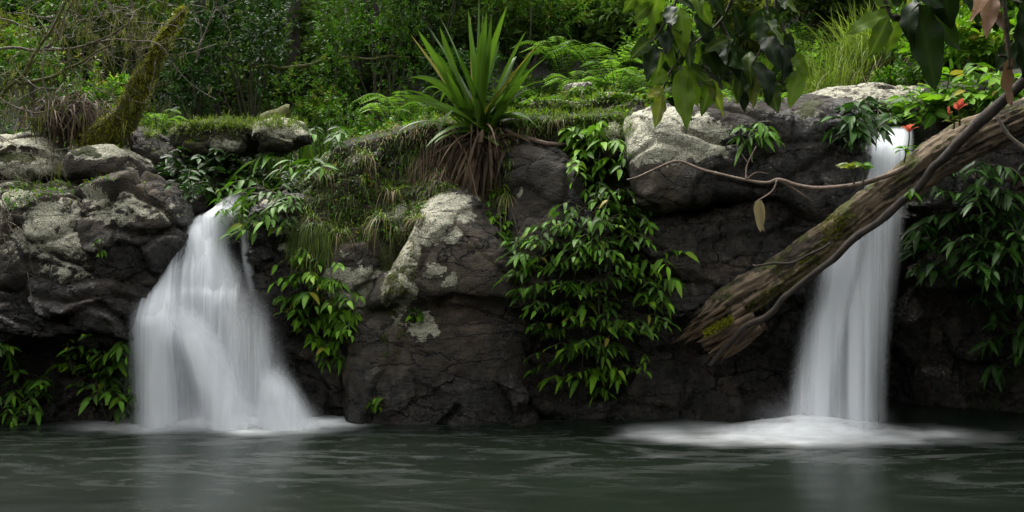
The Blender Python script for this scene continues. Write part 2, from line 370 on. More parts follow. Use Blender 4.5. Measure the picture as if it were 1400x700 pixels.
# ------------------------------------------------------------------ terrain
TX = [-30, -12, -8.6, -6.0, -4.2, -3.5, -3.1, -2.7, -2.14, -1.0, 0.0, 1.29, 3.26, 4.1, 4.37, 4.7, 5.1, 6.0, 8.0, 12, 30]
TY = [9, 11, 12.6, 12.8, 12.9, 12.8, 12.8, 12.4, 12.1, 12.1, 12.1, 12.1, 12.5, 12.9, 13.0, 12.9, 12.5, 11.7, 10.5, 9, 8]
TZ = [3.6, 3.3, 3.1, 3.0, 2.95, 2.5, 2.25, 2.5, 3.0, 3.3, 3.35, 3.42, 3.55, 3.45, 3.12, 3.4, 3.6, 3.8, 4.0, 4.2, 4.2]
def yface(x): return np.interp(x, TX, TY)
def ztop(x): return np.interp(x, TX, TZ)
def gz(x, y):
    x = np.asarray(x, float); y = np.asarray(y, float)
    d = y-yface(x)
    dl = -7.5-x-0.02*y; dr = x-8.0; db = -4.0-y
    side = np.maximum(np.maximum(dl, dr), db)
    dd = np.where(side > d, side, d)
    p = np.stack([x, y, x*0], 1) if x.ndim else np.array([[x, y, 0.0]])
    n = fbm(p.reshape(-1, 3), 0.5, 4, 3).reshape(x.shape)*0.28+fbm(p.reshape(-1, 3), 2.2, 3, 9).reshape(x.shape)*0.07
    h = ztop(np.clip(x, -9, 9))+0.11*np.clip(dd, 0, 3)+0.42*np.clip(dd-3, 0, 60)+n*np.clip(dd+0.3, 0, 1.5)-0.02
    return np.where(dd > 0, h, h*0+(h+1.0)*smooth(-0.35, 0.0, dd)-1.0)
def grid_mesh(Xs, Ys, fz, name, mat):
    gx, gy = np.meshgrid(Xs, Ys); z = fz(gx, gy)
    v = np.stack([gx, gy, z], -1).reshape(-1, 3); nx = len(Xs); ny = len(Ys)
    i = np.arange(ny-1)[:, None]*nx+np.arange(nx-1)[None]
    q = np.stack([i, i+1, i+nx+1, i+nx], -1).reshape(-1, 4)
    mb = MB(); mb.add(v, q); return mb.build(name, mat)
xs = np.concatenate([np.linspace(-40, -9, 24)[:-1], np.linspace(-9, 9, 220), np.linspace(9, 40, 24)[1:]])
ys = np.concatenate([np.linspace(-35, 9, 36)[:-1], np.linspace(9, 17, 120), np.linspace(17, 48, 60)[1:]])
hill = tag(grid_mesh(xs, ys, gz, 'hillside', M['soil']), kind='structure')
SURF = []                                   # solids that rays can land on
def bvh_of(o):
    me = o.data; v = np.empty(len(me.vertices)*3, np.float32); me.vertices.foreach_get('co', v)
    v = v.reshape(-1, 3)+np.array(o.matrix_world.translation if o.parent is None else o.parent.location, np.float32)*0
    off = np.array(o.location if o.parent is None else o.parent.location)
    return BVHTree.FromPolygons([tuple(a) for a in (v+off)], [tuple(p.vertices) for p in me.polygons])

# ------------------------------------------------------------------ rocks
def poly_radius(poly, c, ang):
    r = np.full(len(ang), 0.0); n = len(poly)
    dx = np.cos(ang); dz = np.sin(ang)
    for i in range(n):
        a = poly[i]-c; b = poly[(i+1) % n]-c; e = b-a
        den = dx*e[1]-dz*e[0]; den = np.where(abs(den) < 1e-9, 1e-9, den)
        t = (a[0]*e[1]-a[1]*e[0])/den; u = (a[0]*dz-a[1]*dx)/den
        ok = (u >= -1e-6) & (u <= 1+1e-6) & (t > 0)
        r = np.where(ok, np.maximum(r, t), r)
    return r
def blob(mb, poly, Y, T, Tb=None, p=2.6, lean=0.0, cen=None, nth=72, ns=14, leanx=0.0):
    """a closed lump whose widest section, at depth Y, has the given outline"""
    Tb = T if Tb is None else Tb
    P = np.array([[X(a, Y), Z(b, Y)] for a, b in poly])
    c = P.mean(0) if cen is None else np.array([X(cen[0], Y), Z(cen[1], Y)])
    ang = np.linspace(0, 2*np.pi, nth, endpoint=False); r = poly_radius(P, c, ang)
    r = np.maximum(r, 0.02)
    r = (np.roll(r, 1)+2*r+np.roll(r, -1))/4
    S = np.sin(np.linspace(0, 1, ns+1)[1:]*np.pi/2)
    V = [[c[0], Y-T, c[1]]]
    for s in S:
        h = (1-s**p)**(1/p)
        V += [[c[0]+s*r[k]*np.cos(ang[k]), Y-T*h, c[1]+s*r[k]*np.sin(ang[k])] for k in range(nth)]
    nF = len(V)
    for s in S[:-1][::-1]:
        h = (1-s**p)**(1/p)
        V += [[c[0]+s*r[k]*np.cos(ang[k]), Y+Tb*h, c[1]+s*r[k]*np.sin(ang[k])] for k in range(nth)]
    V.append([c[0], Y+Tb, c[1]]); V = np.array(V)
    V[:, 1] += lean*(V[:, 2]-c[1])+leanx*(V[:, 0]-c[0])
    rings = ns+ns-1; q = []; t = []
    for k in range(nth): t.append((0, 1+k, 1+(k+1) % nth))
    for i in range(rings-1):
        for k in range(nth):
            a = 1+i*nth+k; b = 1+i*nth+(k+1) % nth; q.append((a, a+nth, b+nth, b))
    L = len(V)-1
    for k in range(nth): t.append((L, 1+(rings-1)*nth+(k+1) % nth, 1+(rings-1)*nth+k))
    mb.add(V, q, t)
def spots(p, lst):
    """sum of soft patches given as (column, row, radius, radius, strength) on the rock face"""
    px = p[:, 0]/p[:, 1]*F+700; py = HY-(p[:, 2]-CZ)/p[:, 1]*F; r = np.zeros(len(p))
    px = px+16*fbm(p, 5, 4, 61, .7); py = py+16*fbm(p, 5, 4, 67, .7)
    for s in lst:
        x, y, rx, ry, st = s[:5]
        d = np.sqrt(((px-x)/rx)**2+((py-y)/ry)**2)
        r = np.maximum(r, st*np.clip(1.6-d, 0, 1)) if st > 0 else r+st*np.clip(1.6-d, 0, 1)
    return r
def seam(p, line, width, depth):
    px = p[:, 0]/p[:, 1]*F+700; py = HY-(p[:, 2]-CZ)/p[:, 1]*F; d = np.full(len(p), 1e9)
    for (a, b), (c, e) in zip(line[:-1], line[1:]):
        vx, vy = c-a, e-b; t = np.clip(((px-a)*vx+(py-b)*vy)/(vx*vx+vy*vy), 0, 1)
        d = np.minimum(d, np.hypot(px-a-t*vx, py-b-t*vy))
    return -depth*np.exp(-(d/width)**2)
def rock(name, label, cat, blobs, vox=0.022, big=0.10, mid=0.045, small=0.014, fs=0.55, seed=0, squash=1.6,
         lichen=(), lich0=0.0, lichup=0.0, moss=(), moss0=0.0, mossup=0.0, wet=(), wet0=0.0, wetz=0.5, seams=(), group=None, kind=None, solid=True):
    mb = MB()
    for b in blobs: blob(mb, **b)
    me = mb.mesh(name); o = bpy.data.objects.new(name, me); COL.objects.link(o)
    md = o.modifiers.new('r', 'REMESH'); md.mode = 'VOXEL'; md.voxel_size = vox; md.use_smooth_shade = True
    dg = bpy.context.evaluated_depsgraph_get()
    em = bpy.data.meshes.new_from_object(o.evaluated_get(dg), depsgraph=dg); em.name = name
    o.modifiers.clear(); o.data = em; bpy.data.meshes.remove(me)
    n = len(em.vertices); v = np.empty(n*3, np.float32); em.vertices.foreach_get('co', v); v = v.reshape(-1, 3).astype(float)
    e = np.empty(len(em.edges)*2, np.int32); em.edges.foreach_get('vertices', e); e = e.reshape(-1, 2)
    deg = np.bincount(e.ravel(), minlength=n)[:, None]
    def relax(a, k):
        for _ in range(k):
            s = np.zeros_like(a)
            for c in range(a.shape[1]):
                s[:, c] = np.bincount(e[:, 0], a[e[:, 1], c], n)+np.bincount(e[:, 1], a[e[:, 0], c], n)
            a = a*0.4+0.6*s/deg
        return a
    def normals():
        em.vertices.foreach_set('co', v.astype(np.float32).ravel()); em.update()
        a = np.empty(n*3, np.float32); em.vertices.foreach_get('normal', a); return a.reshape(-1, 3).astype(float)
    v = relax(v, 5); nr = relax(normals(), 4); nr = norm(nr)
    q = v+seed*3.71
    d = 1.25*big*facets(q, fs*1.1, seed, 1+(squash-1)*.4)+mid*.6*facets(q, fs*0.5, seed+20, 1+(squash-1)*.5, .2)+small*2.6*fbm(q, 5.0, 6, seed+5, 0.62)+big*0.8*fbm(q, 1.3, 3, seed+8)
    for ln, w, dp in seams: d = d+seam(v+0.012*np.stack([vnoise(v*9, 3)]*3, 1), ln, w, dp)
    v = v+nr*d[:, None]
    N2 = normals(); up = N2[:, 2]
    A = {'lichen': lich0+lichup*smooth(0.1, 0.75, up)+spots(v, lichen), 'moss': moss0+mossup*smooth(0.25, 0.85, up)+spots(v, moss),
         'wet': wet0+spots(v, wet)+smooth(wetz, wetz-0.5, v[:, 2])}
    for k, a in A.items():
        at = em.attributes.new(k, 'FLOAT', 'POINT'); at.data.foreach_set('value', np.clip(a, -1, 2).astype(np.float32))
    em.polygons.foreach_set('use_smooth', np.ones(len(em.polygons), bool))
    em.materials.clear(); em.materials.append(M['rock'])
    c = v[:, :].mean(0); lo = v[:, 2].min(); org = np.array([c[0], c[1], lo])
    em.vertices.foreach_set('co', (v-org).astype(np.float32).ravel()); em.update()
    o.location = org; bpy.context.view_layer.update()
    tag(o, label, cat, group, kind)
    if solid: SURF.append((o, bvh_of(o)))
    return o

# dark wall behind everything, one continuous face
def cliff_wall():
    sx = np.linspace(-9, 9, 420); sz = np.linspace(0, 1, 110)
    gx, gs = np.meshgrid(sx, sz); zt = ztop(gx)-0.14; z = -1.0+(zt+1.0)*np.clip(gs/0.93, 0, 1)
    y = yface(gx)+0.05-0.0*z+smooth(0.93, 1, gs)*0.9
    z = z+smooth(0.93, 1, gs)*0.06
    v = np.stack([gx, y, z], -1).reshape(-1, 3)
    d = 0.24*facets(v, 0.9, 31, 1.8)+0.09*facets(v, 0.33, 37, 2.2)+0.03*fbm(v, 5, 5, 3, 0.6)
    v[:, 1] -= d*(0.6+0.4*smooth(1.0, 0.9, gs.ravel())); 
    nx = len(sx); i = np.arange(len(sz)-1)[:, None]*nx+np.arange(nx-1)[None]
    q = np.stack([i, i+1, i+nx+1, i+nx], -1).reshape(-1, 4)
    mb = MB(); mb.add(v, q); o = mb.build('cliff', M['rock'])
    for k, a in (('lichen', 0*v[:, 0]), ('moss', 0.45*smooth(-0.15, 0.1, v[:, 2]-ztop(v[:, 0]))), ('wet', 1.0-0.7*smooth(-0.4, 0.1, v[:, 2]-ztop(v[:, 0])))):
        at = o.data.attributes.new(k, 'FLOAT', 'POINT'); at.data.foreach_set('value', a.astype(np.float32))
    return tag(o, kind='structure')
cliff = cliff_wall()
SURF += [(hill, bvh_of(hill)), (cliff, bvh_of(cliff))]
B = dict
BD = 634
# --- left of the left fall
rock('boulder', 'broad rounded grey boulder with pale crust, nearest the left edge beside the white fall', 'boulder',
     [B(poly=[(20, 268), (70, 259), (120, 268), (150, 290), (190, 340), (200, 385), (160, 412), (90, 405), (30, 400), (5, 350), (5, 300)], Y=11.9, T=0.75, p=2.5, lean=0.30)],
     seed=1, big=0.13, lichen=[(75, 320, 60, 40, .7), (95, 375, 50, 16, .5), (20, 270, 30, 14, .7)], lichup=0.3, wet=[(120, 410, 90, 18, .5)], wet0=0.08, mossup=0.25, seams=[([(60, 345), (110, 360), (150, 392)], 5, .09)])
rock('boulder', 'wide angular dark boulder with cracked top standing directly left of the white fall', 'boulder',
     [B(poly=[(120, 262), (170, 254), (220, 258), (252, 270), (266, 292), (262, 340), (240, 380), (180, 392), (140, 380), (125, 320)], Y=12.0, T=0.8, p=3.6, lean=0.15)],
     seed=2, big=0.15, mid=.07, lichen=[(160, 285, 45, 22, .62), (215, 290, 40, 18, .42), (130, 265, 22, 14, .6)], lichup=0.25, wet=[(200, 350, 80, 38, .75), (255, 310, 22, 60, .6)], wet0=0.1, mossup=.2, seams=[([(150, 310), (200, 322), (262, 308)], 5, .08)])
rock('rock_ledge', 'dark wet cracked ledge running from the left edge under the boulders', 'rock',
     [B(poly=[(-160, 395), (0, 380), (120, 385), (240, 372), (262, 390), (250, 430), (220, 465), (150, 470), (0, 472), (-160, 470)], Y=11.7, T=0.75, p=3.2, lean=0.12),
      B(poly=[(-160, 440), (0, 450), (150, 455), (225, 450), (230, 520), (225, BD), (0, BD+10), (-160, BD+10)], Y=11.85, T=0.62, p=4, lean=.22)],
     seed=3, big=0.15, mid=.08, small=.02, wet0=0.62, wetz=2, fs=.6, squash=2.4, seams=[([(0, 400), (90, 412), (150, 398), (230, 420)], 5, .12), ([(20, 470), (130, 462), (230, 472)], 6, .16), ([(140, 415), (170, 445)], 4, .08)])
rock('boulder', 'smooth oval boulder with pale sunlit top and dark underside on the upper left ledge', 'boulder',
     [B(poly=[(92, 204), (130, 198), (170, 201), (200, 217), (213, 236), (208, 250), (160, 256), (100, 252), (88, 225)], Y=12.5, T=0.6, p=2.4, lean=.5)],
     seed=4, big=.05, mid=.025, lichup=.62, lichen=[(150, 205, 50, 8, .75)], moss=[(115, 206, 22, 6, .8), (160, 222, 30, 6, .25)], wet=[(160, 245, 60, 16, .4)])  # wet patch puts the shade of the underside into the colour
rock('boulder', 'pale lumpy boulder at the left edge with moss along its top', 'boulder',
     [B(poly=[(-40, 200), (0, 192), (40, 186), (72, 200), (95, 222), (95, 246), (40, 256), (-40, 256)], Y=12.6, T=0.55, p=2.3, lean=.5)],
     seed=5, big=.1, mid=.05, lichup=.5, lich0=.3, lichen=[(50, 230, 60, 22, .55)], moss=[(20, 215, 30, 10, .8), (60, 190, 20, 8, .4)])
rock('rock_slab', 'low flat pale slab squeezed between the two tiers of boulders at far left', 'rock',
     [B(poly=[(-60, 256), (0, 250), (50, 248), (95, 256), (130, 262), (120, 280), (40, 285), (-60, 290)], Y=12.2, T=0.45, p=2.4, lean=.5)],
     seed=6, big=.08, mid=.04, lichup=.6, lich0=.1, moss=[(70, 250, 60, 8, .6)], mossup=.2)
rock('rock_slab', 'steep leaning grey slab beside exposed roots above the left fall', 'rock',
     [B(poly=[(185, 172), (205, 178), (232, 200), (248, 222), (236, 232), (200, 226), (186, 205)], Y=13.2, T=0.5, p=2.6, lean=.5)],
     seed=7, big=.05, mid=.03, lich0=.22, lichup=.1, moss=[(215, 205, 12, 5, .9)])
rock('mossy_rock', 'moss covered stone shelf above the left fall', 'rock',
     [B(poly=[(235, 176), (300, 166), (355, 168), (362, 188), (345, 212), (290, 214), (245, 206)], Y=13.4, T=0.55, p=2.8, lean=.6)],
     seed=8, big=.08, mid=.05, moss0=.45, mossup=.5, lichen=[(308, 198, 17, 10, 1.2), (275, 187, 30, 6, .5)])
rock('boulder', 'pale crusted boulder sitting at the right end of the mossy shelf', 'boulder',
     [B(poly=[(350, 172), (380, 163), (410, 168), (432, 184), (428, 200), (400, 212), (365, 210), (352, 196)], Y=13.2, T=0.5, p=2.4, lean=.45)],
     seed=9, big=.07, mid=.04, lichup=.5, lich0=.25, lichen=[(385, 172, 40, 12, .8)], moss=[(372, 195, 22, 10, .5)])
# --- under and right of the left fall
rock('stepped_rock', 'dark stepped rock that the wide white fall runs down', 'rock',
     [B(poly=[(255, 300), (330, 285), (360, 330), (385, 400), (260, 420), (215, 400), (235, 340)], Y=12.35, T=0.45, p=3),
      B(poly=[(180, 410), (300, 385), (400, 400), (430, BD), (180, BD)], Y=12.1, T=0.65, p=3),
      B(poly=[(255, 300), (330, 285), (360, 330), (270, 340)], Y=12.3, T=0.3, p=3)],
     seed=10, big=.12, mid=.06, wet0=1, wetz=3)
rock('rock', 'dark wet rock with a pale lichen cap directly right of the left fall', 'rock',
     [B(poly=[(345, 268), (385, 255), (420, 268), (435, 300), (440, 360), (400, 380), (355, 360), (342, 310)], Y=12.1, T=0.5, p=2.8, lean=.2),
      B(poly=[(345, 340), (430, 350), (455, 420), (490, 500), (500, BD), (410, BD), (385, 480), (352, 400)], Y=11.9, T=0.45, p=3)],
     seed=12, big=.13, mid=.07, wet0=.25, wet=[(400, 440, 80, 130, .9), (350, 330, 20, 50, .8)], lichen=[(395, 275, 32, 10, 1.2), (398, 315, 24, 8, 1.2), (402, 338, 14, 6, 1.3), (375, 300, 20, 8, .5)], moss=[(390, 290, 45, 10, .6)], seams=[([(350, 335), (400, 328), (440, 340)], 5, .1)])
rock('speckled_rock', 'squat grey rock blotched with cream lichen, left of the tallest boulder', 'rock',
     [B(poly=[(436, 335), (470, 318), (512, 326), (540, 345), (535, 400), (505, 440), (450, 436), (432, 390)], Y=11.75, T=0.5, p=3)],
     seed=13, big=.10, mid=.06, lichen=[(460, 376, 16, 9, 1.4), (500, 385, 34, 22, .9), (480, 412, 38, 20, 1.2), (470, 350, 30, 10, .5)], moss=[(535, 350, 16, 26, .7), (450, 400, 30, 10, .4)], seams=[([(440, 398), (490, 402), (520, 370)], 4, .07)])
rock('rock', 'dark damp rock foot hung with leafy sprays at the pool edge', 'rock',
     [B(poly=[(425, 425), (520, 420), (530, 500), (530, BD), (440, BD), (430, 520)], Y=12.0, T=0.55, p=3)],
     seed=14, big=.12, mid=.06, wet0=.8, lichen=[(492, 425, 28, 14, 1.3)], moss=[(500, 470, 20, 40, .35)])
# --- the bank between the falls
rock('mossy_bank', 'lumpy mossy bank with stones showing through below the strap leaved plant', 'bank',
     [B(poly=[(440, 235), (500, 205), (560, 196), (620, 200), (690, 215), (700, 300), (640, 330), (560, 350), (500, 330), (440, 340), (425, 290)], Y=12.15, T=0.42, p=2.6, lean=.7)],
     seed=15, big=.16, mid=.07, small=.03, moss0=.42, mossup=.3, wet=[(630, 230, 60, 60, .5)], lichen=[(545, 282, 16, 34, 1.4), (470, 218, 34, 8, .8), (530, 205, 16, 10, .7), (520, 300, 10, 30, .5)])
rock('boulder', 'tall dark boulder with cream lichen streaks standing in the pool at the centre', 'boulder',
     [B(poly=[(598, 257), (622, 253), (645, 256), (664, 270), (678, 292), (700, 318), (716, 345), (722, 395), (718, 420), (640, 424), (560, 418), (515, 420), (500, 425), (515, 390), (540, 350), (556, 318), (572, 280)], Y=11.75, T=0.78, p=2.5, lean=.28),
      B(poly=[(495, 425), (560, 405), (640, 410), (718, 418), (724, 470), (720, BD), (480, BD), (474, 520), (482, 450)], Y=11.75, T=0.8, p=3.2, lean=.06)],
     seed=16, big=.055, mid=.028, small=.014, fs=.9, vox=.02,
     lichen=[(612, 288, 34, 26, 1.05), (590, 310, 18, 24, 1.0), (640, 300, 16, 10, .8), (621, 325, 10, 7, 1.2), (592, 368, 9, 10, 1.5), (545, 385, 17, 42, 1.5), (562, 335, 13, 28, 1.2), (580, 445, 17, 17, 1.4), (612, 385, 12, 7, .9), (640, 268, 18, 8, .6), (470, 470, 6, 6, .1)],
     moss=[(540, 400, 22, 50, .52), (560, 360, 14, 30, .5), (568, 432, 8, 8, 1), (552, 455, 6, 8, .9), (519, 458, 7, 10, .8), (520, 480, 5, 6, .8), (528, 420, 24, 26, .45)],
     wet=[(630, 545, 160, 50, .55), (690, 470, 34, 80, .5), (500, 520, 30, 90, .6)], wet0=.0, wetz=.55,
     seams=[([(598, 418), (618, 410), (640, 414), (672, 418), (724, 417)], 4.5, .15), ([(600, 418), (586, 440), (560, 446)], 3, .03), ([(560, 446), (530, 520), (505, 570)], 7, .05), ([(625, 560), (600, 585)], 5, .1), ([(560, 330), (572, 375), (590, 390)], 6, .05)])
rock('boulder', 'plain grey-brown rounded boulder behind and right of the lichen streaked one', 'boulder',
     [B(poly=[(688, 212), (705, 198), (735, 193), (765, 198), (790, 222), (800, 260), (835, 300), (842, 400), (760, 425), (690, 425), (684, 300)], Y=12.0, T=0.62, p=2.7, lean=.3)],
     seed=17, big=.08, mid=.035, lich0=.0, lichup=.15, lichen=[(715, 262, 6, 4, .7)], wet=[(790, 290, 30, 50, .6), (790, 380, 60, 50, .7)], moss=[(690, 270, 14, 30, .5)], seams=[([(775, 225), (770, 290), (790, 330)], 4, .06)])
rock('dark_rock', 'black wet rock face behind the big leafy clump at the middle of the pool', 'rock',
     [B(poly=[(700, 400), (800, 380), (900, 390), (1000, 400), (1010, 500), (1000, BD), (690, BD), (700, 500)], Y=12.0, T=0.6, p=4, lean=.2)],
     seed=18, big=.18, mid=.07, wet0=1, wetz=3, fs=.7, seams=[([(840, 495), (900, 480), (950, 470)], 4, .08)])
rock('wet_stone', 'small glossy wet stone wedged beside the tall boulder foot', 'rock',
     [B(poly=[(682, 512), (700, 510), (722, 535), (720, 558), (705, 560), (688, 535)], Y=11.05, T=0.2, p=3, lean=.3)],
     seed=19, big=.03, mid=.03, fs=.25, wet0=1.5, wetz=3, vox=.012)
rock('wet_stone', 'small rounded stone at the waterline beneath the glossy wedged stone', 'rock',
     [B(poly=[(692, 565), (712, 556), (735, 562), (742, 600), (690, 600)], Y=11.15, T=0.22, p=2.3)],
     seed=20, big=.03, mid=.02, fs=.25, wet0=1.2, wetz=3, vox=.014)
# --- the right block
rock('rock_block', 'massive overhanging block with cream lichen on its upper left corner beside the right fall', 'rock',
     [B(poly=[(848, 172), (862, 150), (890, 142), (930, 146), (980, 142), (1050, 139), (1110, 134), (1155, 136), (1172, 148), (1172, 200), (1158, 260), (1140, 300), (1100, 310), (1040, 280), (950, 278), (905, 292), (868, 288), (850, 240)], Y=12.2, T=0.85, p=4.2, lean=.22, cen=(1010, 205)),
      B(poly=[(848, 200), (870, 150), (960, 145), (1000, 200), (960, 285), (900, 292), (862, 286)], Y=12.0, T=0.78, p=3.6, lean=.2)],
     seed=21, big=.06, mid=.03, small=.012, fs=.9, lichen=[(905, 188, 62, 32, 1.45), (950, 182, 45, 24, 1.1), (872, 170, 22, 24, 1.2), (965, 205, 34, 16, .7), (1110, 150, 26, 12, .6)], lichup=.12,
     wet=[(1090, 220, 110, 60, .85), (980, 255, 50, 40, .6), (1170, 200, 40, 60, .7)], wet0=.12, moss=[(1110, 148, 30, 14, .5), (860, 150, 14, 10, .4), (910, 262, 30, 14, .2)], mossup=.12,  # middle wet patch paints in the shadow under the overhang
     seams=[([(935, 180), (990, 196), (1030, 192)], 3, .08), ([(985, 243), (1050, 262), (1085, 240), (1140, 205)], 4, .06), ([(850, 262), (900, 285)], 4, .06), ([(1040, 190), (1130, 193), (1190, 200)], 3, .03)])
rock('rock_block', 'reddish brown wet block tucked under the lichen topped overhang', 'rock',
     [B(poly=[(862, 300), (920, 288), (990, 284), (1060, 266), (1120, 270), (1140, 330), (1100, 400), (980, 440), (900, 430), (870, 350)], Y=12.05, T=0.7, p=4, lean=.38)],
     seed=22, big=.16, mid=.10, small=.02, fs=.6, wet0=.62, wetz=3)
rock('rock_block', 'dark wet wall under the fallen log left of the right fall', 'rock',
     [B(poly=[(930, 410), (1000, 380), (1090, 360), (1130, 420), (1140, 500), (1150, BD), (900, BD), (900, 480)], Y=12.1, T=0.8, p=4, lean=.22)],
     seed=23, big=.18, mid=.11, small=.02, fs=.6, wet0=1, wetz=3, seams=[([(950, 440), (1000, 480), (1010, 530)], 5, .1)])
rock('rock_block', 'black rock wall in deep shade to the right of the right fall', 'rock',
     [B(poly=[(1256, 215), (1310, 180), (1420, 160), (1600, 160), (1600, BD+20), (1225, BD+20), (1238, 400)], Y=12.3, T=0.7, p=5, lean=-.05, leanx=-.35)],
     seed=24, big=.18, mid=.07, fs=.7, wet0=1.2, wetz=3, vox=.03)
rock('rock_ledge', 'wet stone lip where the right fall pours over', 'rock',
     [B(poly=[(1120, 140), (1200, 126), (1270, 132), (1290, 160), (1280, 230), (1240, 260), (1180, 250), (1130, 200)], Y=13.3, T=0.45, p=3, lean=.9)],
     seed=25, big=.08, mid=.04, lich0=.15, lichup=.25, wet=[(1210, 190, 50, 60, .9)])
rock('flat_rock', 'pale flat sunlit rock shelf in front of the tall grass', 'rock',
     [B(poly=[(1085, 136), (1130, 124), (1190, 120), (1250, 124), (1300, 134), (1300, 165), (1090, 165)], Y=13.9, T=0.7, p=2.6, lean=1.2)],
     seed=26, big=.05, mid=.04, lich0=.35, lichup=.3)
rock('flat_rock', 'weathered pale ledge between the strap leaved plant and the lichen topped block', 'rock',
     [B(poly=[(722, 130), (780, 123), (840, 126), (870, 136), (880, 160), (800, 180), (725, 176)], Y=13.0, T=0.45, p=2.6, lean=.5)],
     seed=27, big=.12, mid=.06, lich0=.3, lichup=.3, moss=[(760, 150, 50, 14, .5)], seams=[([(740, 146), (790, 150), (850, 140)], 4, .08)])
rock('rock', 'small narrow upright stone among ferns left of the lichen topped block', 'rock',
     [B(poly=[(822, 178), (832, 168), (848, 168), (852, 200), (845, 222), (822, 222), (816, 200)], Y=12.05, T=0.25, p=2.5, lean=.3)],
     seed=28, big=.04, mid=.03, fs=.3, lichup=.4, lichen=[(832, 178, 16, 10, .8)], vox=.015)
# --- round the sides of the pool, partly out of view
rock('rock_wall', 'black shaded wall closing the pool at the right edge', 'rock',
     [B(poly=[(1380, 150), (1700, 100), (2100, 80), (2100, 700), (1380, 700)], Y=11.4, T=0.6, p=5, leanx=-.5)], seed=29, wet0=1, wetz=3, vox=.05, big=.2)

def hit(px, py, only=None, Y0=2.0):
    """where a sight line from the pool meets rock or ground"""
    o = Vector((0, 0, CZ)); d = Vector(((px-700)/F, 1.0, (HY-py)/F)).normalized(); best = None
    for ob, bv in SURF:
        if only and ob.name.split('.')[0] not in only: continue
        r = bv.ray_cast(o, d, 80)
        if r[0] is not None and (best is None or r[3] < best[2]): best = (np.array(r[0]), np.array(r[1]), r[3])
    if best is None: return W(px, py, 13.0), np.array([0, -0.7, 0.7])
    nn = best[1]
    if np.dot(nn, np.array(d)) > 0: nn = -nn
    return best[0], nn
def gpt(px, Y):
    x = X(px, Y); return np.array([x, Y, float(gz(np.array([x]), np.array([Y]))[0])])
# ------------------------------------------------------------------ pool
def water_material():
    m, nt = new_mat('pool_water'); N = NT(nt)
    v = N.vec((0.6, 1.3, 1), 'World'); v2 = N.vec((1.3, 9, 1), 'World'); w = N.vec((0.4, 1.3, 1), 'World', (0, 0, 0.15))
    b = N.n('ShaderNodeBsdfPrincipled')
    col = N.ramp(N.noise(0.7, v, 3), [(0.3, (0.0025, 0.0050, 0.0028)), (0.7, (0.0048, 0.0080, 0.0045))])
    foam = N.attr('foam')
    streak = N.rng(N.noise(2.0, w, 8, 0.62, 1.6), 0.45, 0.75); streak2 = N.rng(N.noise(4.5, w, 9, 0.7, 1.8), 0.55, 0.72)
    drift = N.attr('drift')
    f = N.math('ADD', N.math('MULTIPLY', foam, N.rng(N.noise(3.4, v, 7, 0.6, 0.3), 0.2, 0.62, 0.45, 1.0)), N.math('MULTIPLY', drift, N.math('ADD', N.math('MULTIPLY', streak, 0.07), N.math('MULTIPLY', streak2, 0.05))), True)
    col = N.mix(f, col, (0.90, 0.93, 0.94))
    N.link(col, b.inputs['Base Color']); N.link(N.math('ADD', 0.27, N.math('MULTIPLY', f, 0.5)), b.inputs['Roughness'])
    b.inputs['IOR'].default_value = 1.333; b.inputs['Specular IOR Level'].default_value = 0.34
    h = N.noise(1.3, N.vec((0.7, 1.1, 1), 'World'), 2, 0.4, 0.4)
    N.link(N.bump(h, 0.05, 0.05), b.inputs['Normal'])
    o = N.n('ShaderNodeOutputMaterial'); N.link(b.outputs[0], o.inputs[0]); return m
M['water'] = water_material()
LF = (X(300, 11.1), 11.1); RF = (X(1140, 10.75), 10.75)
xs = np.linspace(-9, 9, 361); ys = np.concatenate([np.linspace(-6, 5, 12)[:-1], np.linspace(5, 14, 260)])
gx, gy = np.meshgrid(xs, ys); p = np.stack([gx.ravel(), gy.ravel(), gx.ravel()*0], 1)
rip = 0.006*fbm(p*np.array([1, 2.5, 1]), 1.2, 3, 4)
v = p.copy(); v[:, 2] = rip
i = np.arange(len(ys)-1)[:, None]*len(xs)+np.arange(len(xs)-1)[None]; q = np.stack([i, i+1, i+len(xs)+1, i+len(xs)], -1).reshape(-1, 4)
def ell(cx, cy, rx, ry): return np.hypot((p[:, 0]-cx)/rx, (p[:, 1]-cy)/ry)
mb = MB(); mb.add(v, q); pool = tag(mb.build('pool_water', M['water']), kind='structure'); pool.name = 'water'
warp = 0.35*fbm(p, 1.5, 4, 6)
foam = np.power(np.maximum(smooth(1.35, 0.3, ell(LF[0]+0.15, 11.15, 1.6, 0.62)+warp), smooth(1.4, 0.15, ell(RF[0]-0.4, 10.55, 1.6, 0.6)+warp)), 1.5)
drift = 0.55*smooth(1.6, 0.3, ell(LF[0]+0.6, 10.0, 3.6, 1.9)+warp)+0.8*smooth(1.4, 0.3, ell(RF[0]-0.6, 10.0, 3.2, 1.0)+warp)+0.5*smooth(1.3, 0.4, ell(4.6, 8.4, 1.3, 0.5)+warp)+0.03
for k, a in (('foam', foam), ('drift', drift)):
    at = pool.data.attributes.new(k, 'FLOAT', 'POINT'); at.data.foreach_set('value', a.astype(np.float32))

